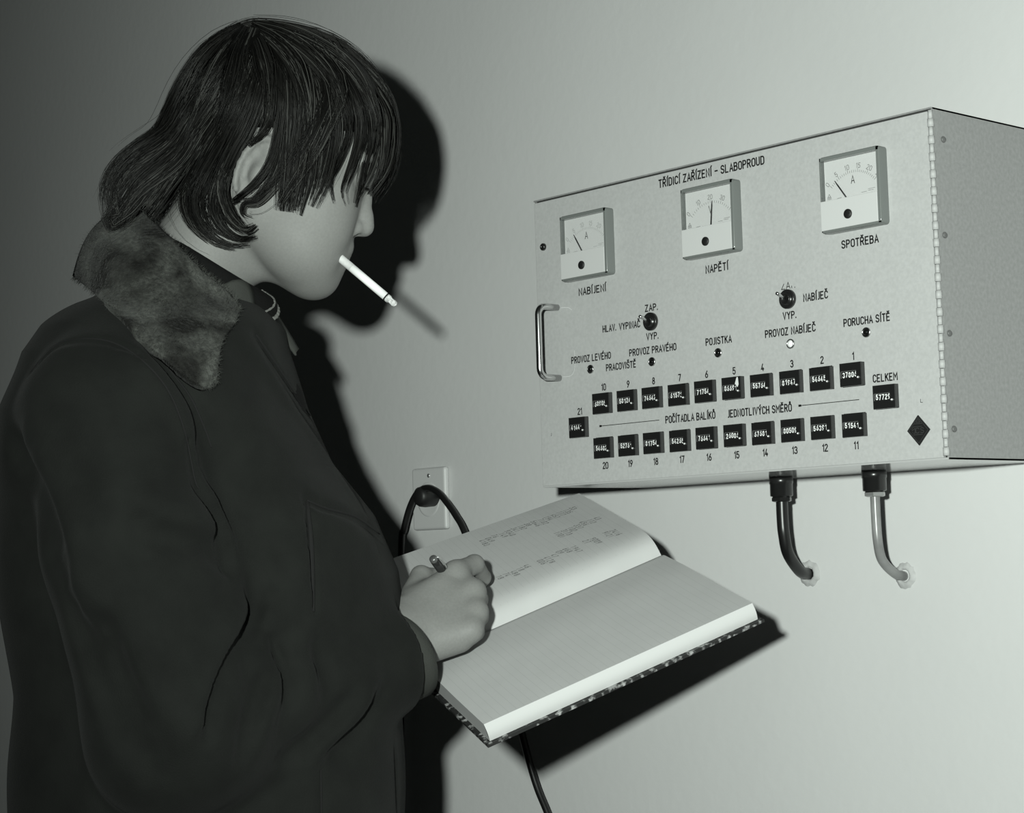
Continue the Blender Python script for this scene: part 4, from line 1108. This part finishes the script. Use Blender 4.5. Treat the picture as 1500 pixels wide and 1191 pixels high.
# ------------------------------------------------------------------ pen
T_ = at(633.5, 817, 1.885); tip_d = Vector(at(690, 893, 1.0) - CAM)
N_ = next(CAM + tip_d * t for t in np.arange(2.03, 1.9, -.0008) if (lambda q: q.z > (left_h(q.x, q.y) if q.x < 0 else right_h(q.x, q.y)) + .0006)(BOOKM.inverted() @ (CAM + tip_d * t)))
px_ = (N_ - T_).normalized(); PL = (N_ - T_).length
pen = empty('pen', Matrix.Translation(T_) @ px_.to_track_quat('Z', 'Y').to_matrix().to_4x4()); tag(pen, 'dark ballpoint pen with metal clip in the writing hand', 'pen')
mb = MB(); mb.lathe([(0, 0), (.0030, 0), (.0040, .0012), (.0043, .004), (.0043, .0046)], None, 18); mb.build('cap', mat('pen_cap', (.16, .16, .16), .35, metal=.6), pen)
mb = MB(); mb.lathe([(.0044, .0046), (.0046, .02), (.0046, PL * .75), (.0032, PL * .93), (.0012, PL * .97), (.0005, PL), (0, PL)], None, 18); mb.build('barrel', mat('pen_barrel', (.02, .02, .02), .2), pen)
rt = Vector(pen.matrix_world.to_3x3().inverted() @ (RIGHT * 1.0 + UP * .5 - FWD * .5)); an_ = math.atan2(rt.y, rt.x)
mb = MB(); Mr = Matrix.Rotation(an_, 4, 'Z')
mb.tube([Mr @ Vector(q) for q in ((.003, 0, .0010), (.0058, 0, .0016), (.0068, 0, .006), (.0066, 0, .020), (.0050, 0, .0235))], [.0009, .0010, .0010, .0009, .0010], 8); mb.build('clip', M_steel, pen)

# ------------------------------------------------------------------ hair
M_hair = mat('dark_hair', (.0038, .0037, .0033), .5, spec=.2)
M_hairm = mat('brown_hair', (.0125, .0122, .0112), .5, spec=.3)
M_hairl = mat('hair_painted_sheen', (.060, .060, .056), .5, spec=.35)  # pale strands stand in for highlights on the dark hair
def K(x, y): return (100 + x / 2.482, 20 + y / 2.482)
def cap_fn(P):
    d = ell(P, Hd(411, 174), (.1065, .0890, .0810), AX_CR)
    y0 = Hd(0, 204)[1]; y1 = Hd(0, 292)[1]; x1 = Hd(352, 0)[0]
    k = np.minimum(y0 - P[:, 1], np.maximum(P[:, 0] - x1, y1 - P[:, 1]))
    return smax(d, k, .006)
hv_, hf_ = surface(cap_fn, (-.37, .16, -2.0), (-.10, .40, -1.72), .0045)
AB = BVHTree.FromPolygons([tuple(p) for p in bv] + [tuple(p) for p in hv_], [tuple(int(i) for i in f) for f in bf] + [tuple(int(i) + len(bv) for i in f) for f in hf_])
# locks: path of each lock, spread at root / middle / tip (photograph px), strands, lift off the head at root / middle / tip (m), [depth override list]
LOCKS = [
 ([(640, 48), (560, 84), (470, 165), (405, 270), (365, 370), (325, 440), (245, 495), (180, 560), (150, 630), (158, 690)], (6, 10, 12), 130, (.004, .012, .012)),
 ([(650, 48), (570, 105), (480, 215), (425, 330), (385, 420), (310, 480), (230, 540), (172, 610), (156, 680), (165, 735)], (6, 12, 14), 140, (.004, .012, .016)),
 ([(660, 50), (600, 150), (510, 270), (445, 380), (395, 470), (320, 535), (250, 595), (198, 670), (170, 735), (160, 760)], (6, 13, 14), 140, (.004, .012, .018)),
 ([(672, 52), (615, 180), (535, 320), (465, 430), (415, 520), (345, 585), (275, 640), (225, 700), (195, 745), (165, 762)], (6, 13, 14), 130, (.004, .012, .018)),
 ([(690, 55), (635, 200), (555, 350), (475, 470), (415, 570), (365, 640), (320, 700), (290, 735)], (7, 14, 12), 90, (.004, .010, .010)),
 ([(420, 480), (350, 540), (290, 600), (230, 690), (165, 745), (152, 765), (200, 752)], (10, 12, 5), 60, (.012, .016, .018)),
 ([(705, 56), (648, 220), (575, 370), (500, 490), (450, 590), (425, 680), (455, 770), (530, 835), (600, 852)], (7, 14, 4), 70, (.004, .012, .020)),
 ([(715, 56), (668, 240), (605, 400), (540, 520), (490, 620), (470, 700), (505, 785), (580, 835), (655, 838)], (7, 13, 4), 70, (.004, .013, .022)),
 ([(725, 58), (688, 260), (632, 420), (575, 540), (530, 640), (525, 720), (565, 790), (630, 825), (682, 812)], (7, 11, 4), 60, (.004, .014, .024)),
 ([(735, 60), (708, 270), (662, 410), (612, 500), (572, 590), (568, 670), (600, 745), (650, 795), (683, 775)], (7, 8, 4), 60, (.004, .014, .022)),
 ([(565, 560), (560, 650), (590, 730), (640, 780), (680, 760)], (7, 8, 3), 36, (.014, .018, .022)),
 ([(745, 60), (742, 250), (738, 365), (712, 435), (655, 482)], (6, 7, 5), 50, (.004, .010, .007)),
 ([(760, 62), (782, 260), (772, 420), (742, 540), (690, 615), (640, 660), (600, 690)], (7, 6, 3), 46, (.004, .012, .008)),
 ([(768, 62), (800, 280), (792, 450), (764, 565), (722, 635), (670, 678), (622, 676)], (7, 7, 3), 46, (.004, .012, .007)),
 ([(770, 600), (735, 650), (690, 690), (645, 695), (640, 730), (675, 745)], (5, 4, 2), 22, (.010, .008, .006)),
 ([(776, 62), (808, 260), (798, 450), (778, 600), (765, 716)], (8, 9, 8), 80, (.004, .013, .008)),
 ([(790, 64), (838, 270), (828, 450), (808, 600), (796, 720)], (8, 9, 8), 80, (.004, .014, .009)),
 ([(810, 68), (868, 280), (866, 450), (846, 600), (828, 716)], (8, 9, 7), 80, (.004, .014, .009)),
 ([(830, 72), (900, 290), (906, 450), (886, 590), (848, 735)], (8, 10, 5), 70, (.004, .013, .008)),
 ([(848, 78), (938, 300), (946, 450), (922, 585), (880, 700)], (8, 11, 7), 70, (.004, .012, .008)),
 ([(860, 84), (985, 250), (940, 400), (880, 520), (800, 640), (770, 690)], (7, 9, 4), 50, (.004, .015, .011)),
 ([(850, 84), (930, 260), (890, 400), (820, 520), (740, 610), (660, 672)], (7, 9, 3), 40, (.004, .016, .010)),
 ([(868, 84), (965, 300), (985, 430), (960, 545), (915, 655)], (8, 8, 3), 40, (.004, .011, .008)),
 ([(888, 92), (1000, 300), (1022, 420), (990, 530), (955, 610), (968, 690)], (8, 6, 2), 22, (.004, .010, .008)),
 ([(908, 98), (1038, 310), (1060, 430), (1032, 545), (1000, 640), (1012, 700)], (8, 7, 2), 30, (.004, .010, .008)),
 ([(928, 106), (1075, 320), (1094, 440), (1072, 560), (1045, 690)], (8, 8, 3), 40, (.004, .010, .008)),
 ([(950, 118), (1105, 320), (1128, 440), (1108, 560), (1062, 660), (1052, 705)], (8, 8, 3), 44, (.004, .010, .008)),
 ([(978, 134), (1132, 330), (1156, 450), (1138, 570), (1092, 660)], (8, 8, 4), 46, (.004, .008, .006), [1.865, 1.840, 1.832, 1.830, 1.832]),
 ([(1000, 148), (1150, 330), (1178, 450), (1162, 570), (1102, 664)], (8, 7, 4), 46, (.004, .006, .006), [1.868, 1.855, 1.848, 1.844, 1.845]),
 ([(1000, 140), (1140, 280), (1178, 380), (1184, 480), (1155, 590), (1105, 665)], (7, 6, 5), 40, (.004, .004, .004), [1.872, 1.870, 1.866, 1.866, 1.862, 1.858]),
 ([(600, 66), (650, 44), (720, 40), (810, 50), (930, 82), (1040, 146), (1120, 235), (1165, 330), (1180, 430), (1160, 560)], (6, 6, 6), 70, (.003, .003, .003), [1.865] * 10),
 ([(660, 46), (780, 62), (900, 110), (1010, 190), (1080, 290), (1112, 400), (1110, 480)], (6, 10, 8), 60, (.004, .006, .010)),
 ([(660, 48), (770, 85), (870, 155), (950, 250), (990, 370), (1000, 450)], (6, 14, 10), 60, (.004, .008, .012)),
 ([(660, 50), (740, 105), (810, 195), (850, 320), (856, 450)], (6, 14, 10), 60, (.004, .009, .013)),
 ([(655, 50), (690, 125), (720, 240), (724, 350)], (6, 14, 10), 60, (.004, .009, .010)),
 ([(650, 50), (620, 130), (600, 230), (570, 340), (530, 450)], (6, 14, 10), 60, (.004, .009, .012)),
 ([(640, 48), (580, 120), (530, 200), (480, 300), (440, 400)], (6, 14, 10), 50, (.004, .008, .012)),
]
def lock_guide(path, lift, dep):
    pts = [K(*q) for q in path]; n = len(pts); D_ = []
    for i, (x, y) in enumerate(pts):
        t = i / (n - 1); l = lift[0] + (lift[1] - lift[0]) * min(1, t * 2) if t < .5 else lift[1] + (lift[2] - lift[1]) * (t * 2 - 1)
        if dep: D_.append(dep[i]); continue
        h = AB.ray_cast(Vector((0, 0, 0)), Vector(fig(x, y, 1.0)).normalized())
        D_.append((-h[0][2] - l) if h[0] is not None and -h[0][2] < 1.95 else None)
    known = [i for i, v in enumerate(D_) if v is not None]
    for i in range(n):
        if D_[i] is None:
            if not known: D_[i] = DM
            else:
                lo_ = [k for k in known if k < i]; hi_ = [k for k in known if k > i]
                if lo_ and hi_: a, b = lo_[-1], hi_[0]; D_[i] = D_[a] + (D_[b] - D_[a]) * (i - a) / (b - a)
                elif lo_: D_[i] = D_[lo_[-1]] + (1.792 - D_[lo_[-1]]) * min(1, .4 * (i - lo_[-1]))
                else: D_[i] = DM
    return np.array([fig(x, y, d_) for (x, y), d_ in zip(pts, D_)])
hr = random.Random(21)
HV = []; HF = []; HM = []; NS = 18
def strand(P, r0, mi):
    P = np.array(P); o = len(HV); k = len(P)
    T = np.gradient(P, axis=0); T /= np.linalg.norm(T, axis=1)[:, None] + 1e-9
    A = np.cross(T, (.3, .2, 1.0)); A /= np.linalg.norm(A, axis=1)[:, None] + 1e-9; B = np.cross(T, A)
    for i in range(k):
        rr = r0 * (.75 if i == 0 else 1.0) * (1 - .7 * (i / (k - 1)) ** 3)
        for a in (0, 2.094, 4.189): HV.append(tuple(P[i] + (A[i] * math.cos(a) + B[i] * math.sin(a)) * rr))
    for i in range(k - 1):
        for a in range(3): HM.append(mi); HF.append((o + i * 3 + a, o + i * 3 + (a + 1) % 3, o + i * 3 + 3 + (a + 1) % 3, o + i * 3 + 3 + a))
def grow(lk, mirror, dens):
    path, spread, num, lift = lk[:4]; dep = lk[4] if len(lk) > 4 else None
    Gd = lock_guide(path, lift, dep)
    base = np.array(spline(Gd, NS)); T = np.gradient(base, axis=0); T /= np.linalg.norm(T, axis=1)[:, None] + 1e-9
    S_ = np.cross(T, (0, 0, 1.)); S_ /= np.linalg.norm(S_, axis=1)[:, None] + 1e-9
    ts = np.linspace(0, 1, NS)
    sp = np.where(ts < .5, spread[0] + (spread[1] - spread[0]) * ts * 2, spread[1] + (spread[2] - spread[1]) * (ts * 2 - 1)) / 1492.0
    # strands gather in a few wisps
    wisps = [(hr.gauss(0, .66), hr.uniform(0, 6.28), hr.uniform(.15, 1.0), hr.choice((0, 0, 0, 1, 1, 2))) for _ in range(max(3, num // 6))]
    for q in range(int(num * dens)):
        wc, ph, wl, wm = hr.choice(wisps); loose = hr.random() < .06
        off = (wc * (.35 + .65 * ts) if not loose else hr.gauss(0, 1.3)) + hr.gauss(0, .55) * (1 - .9 * ts ** 1.5)
        wig = .34 * np.sin(ts * hr.uniform(3, 6) + ph) * ts ** 1.5
        dz = hr.gauss(0, .0028) + .0022 * math.sin(ph) + (hr.gauss(0, .004) if loose else 0)
        end = min(1.0, (.70 + .40 * wl) * hr.uniform(.80, 1.10)) if not loose else hr.uniform(.6, 1.0)
        P = base + S_ * ((off + wig) * sp)[:, None] + np.array((0, 0, 1.)) * (abs(dz) * np.sin(np.clip(ts, 0.05, 1) * 1.6))[:, None]
        if end < 1: P = np.array([[np.interp(u, ts, P[:, c]) for c in range(3)] for u in ts * end])
        if mirror: P = P.copy(); P[:, 2] = -2 * DM - P[:, 2] + hr.gauss(0, .001)
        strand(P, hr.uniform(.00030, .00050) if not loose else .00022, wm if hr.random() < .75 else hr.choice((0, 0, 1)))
for lk in LOCKS:
    grow(lk, False, 1.45); grow(lk, True, .8)
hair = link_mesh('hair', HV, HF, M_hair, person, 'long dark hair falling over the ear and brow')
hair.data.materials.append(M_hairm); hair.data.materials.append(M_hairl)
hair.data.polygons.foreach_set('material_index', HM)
link_mesh('scalp_hair', hv_, hf_, M_hair, person)


# eyebrow and lashes under the fringe
def brows(name, path, n, L, ang):
    global HV, HF, HM
    HV = []; HF = []; HM = []
    for sg in (1, -1):
        for q in range(n):
            t = hr.random(); i = min(int(t * (len(path) - 1)), len(path) - 2); u = t * (len(path) - 1) - i
            p = Hd(*[path[i][k] * (1 - u) + path[i + 1][k] * u for k in range(2)], (path[i][2] * (1 - u) + path[i + 1][2] * u) * sg)
            h = BV.find_nearest(Vector(p))
            if h[0] is None: continue
            dv = np.array(ang) * np.array((1, 1, sg)); dv = dv + np.array([hr.gauss(0, .25) for _ in range(3)]); dv /= np.linalg.norm(dv)
            o_ = np.array(h[0]) + np.array(h[1]) * .0003; strand([o_, o_ + dv * L * .5 + np.array(h[1]) * .0008, o_ + dv * L], .00022, 0)
    link_mesh(name, HV, HF, M_hair, person)
brows('eyebrow', [(546, 236, .010), (542, 233, .024), (528, 236, .040)], 90, .007, (-.3, .15, .9))
brows('eyelashes', [(533, 273, .020), (536, 275, .030), (529, 272, .041)], 40, .006, (.75, -.6, .2))
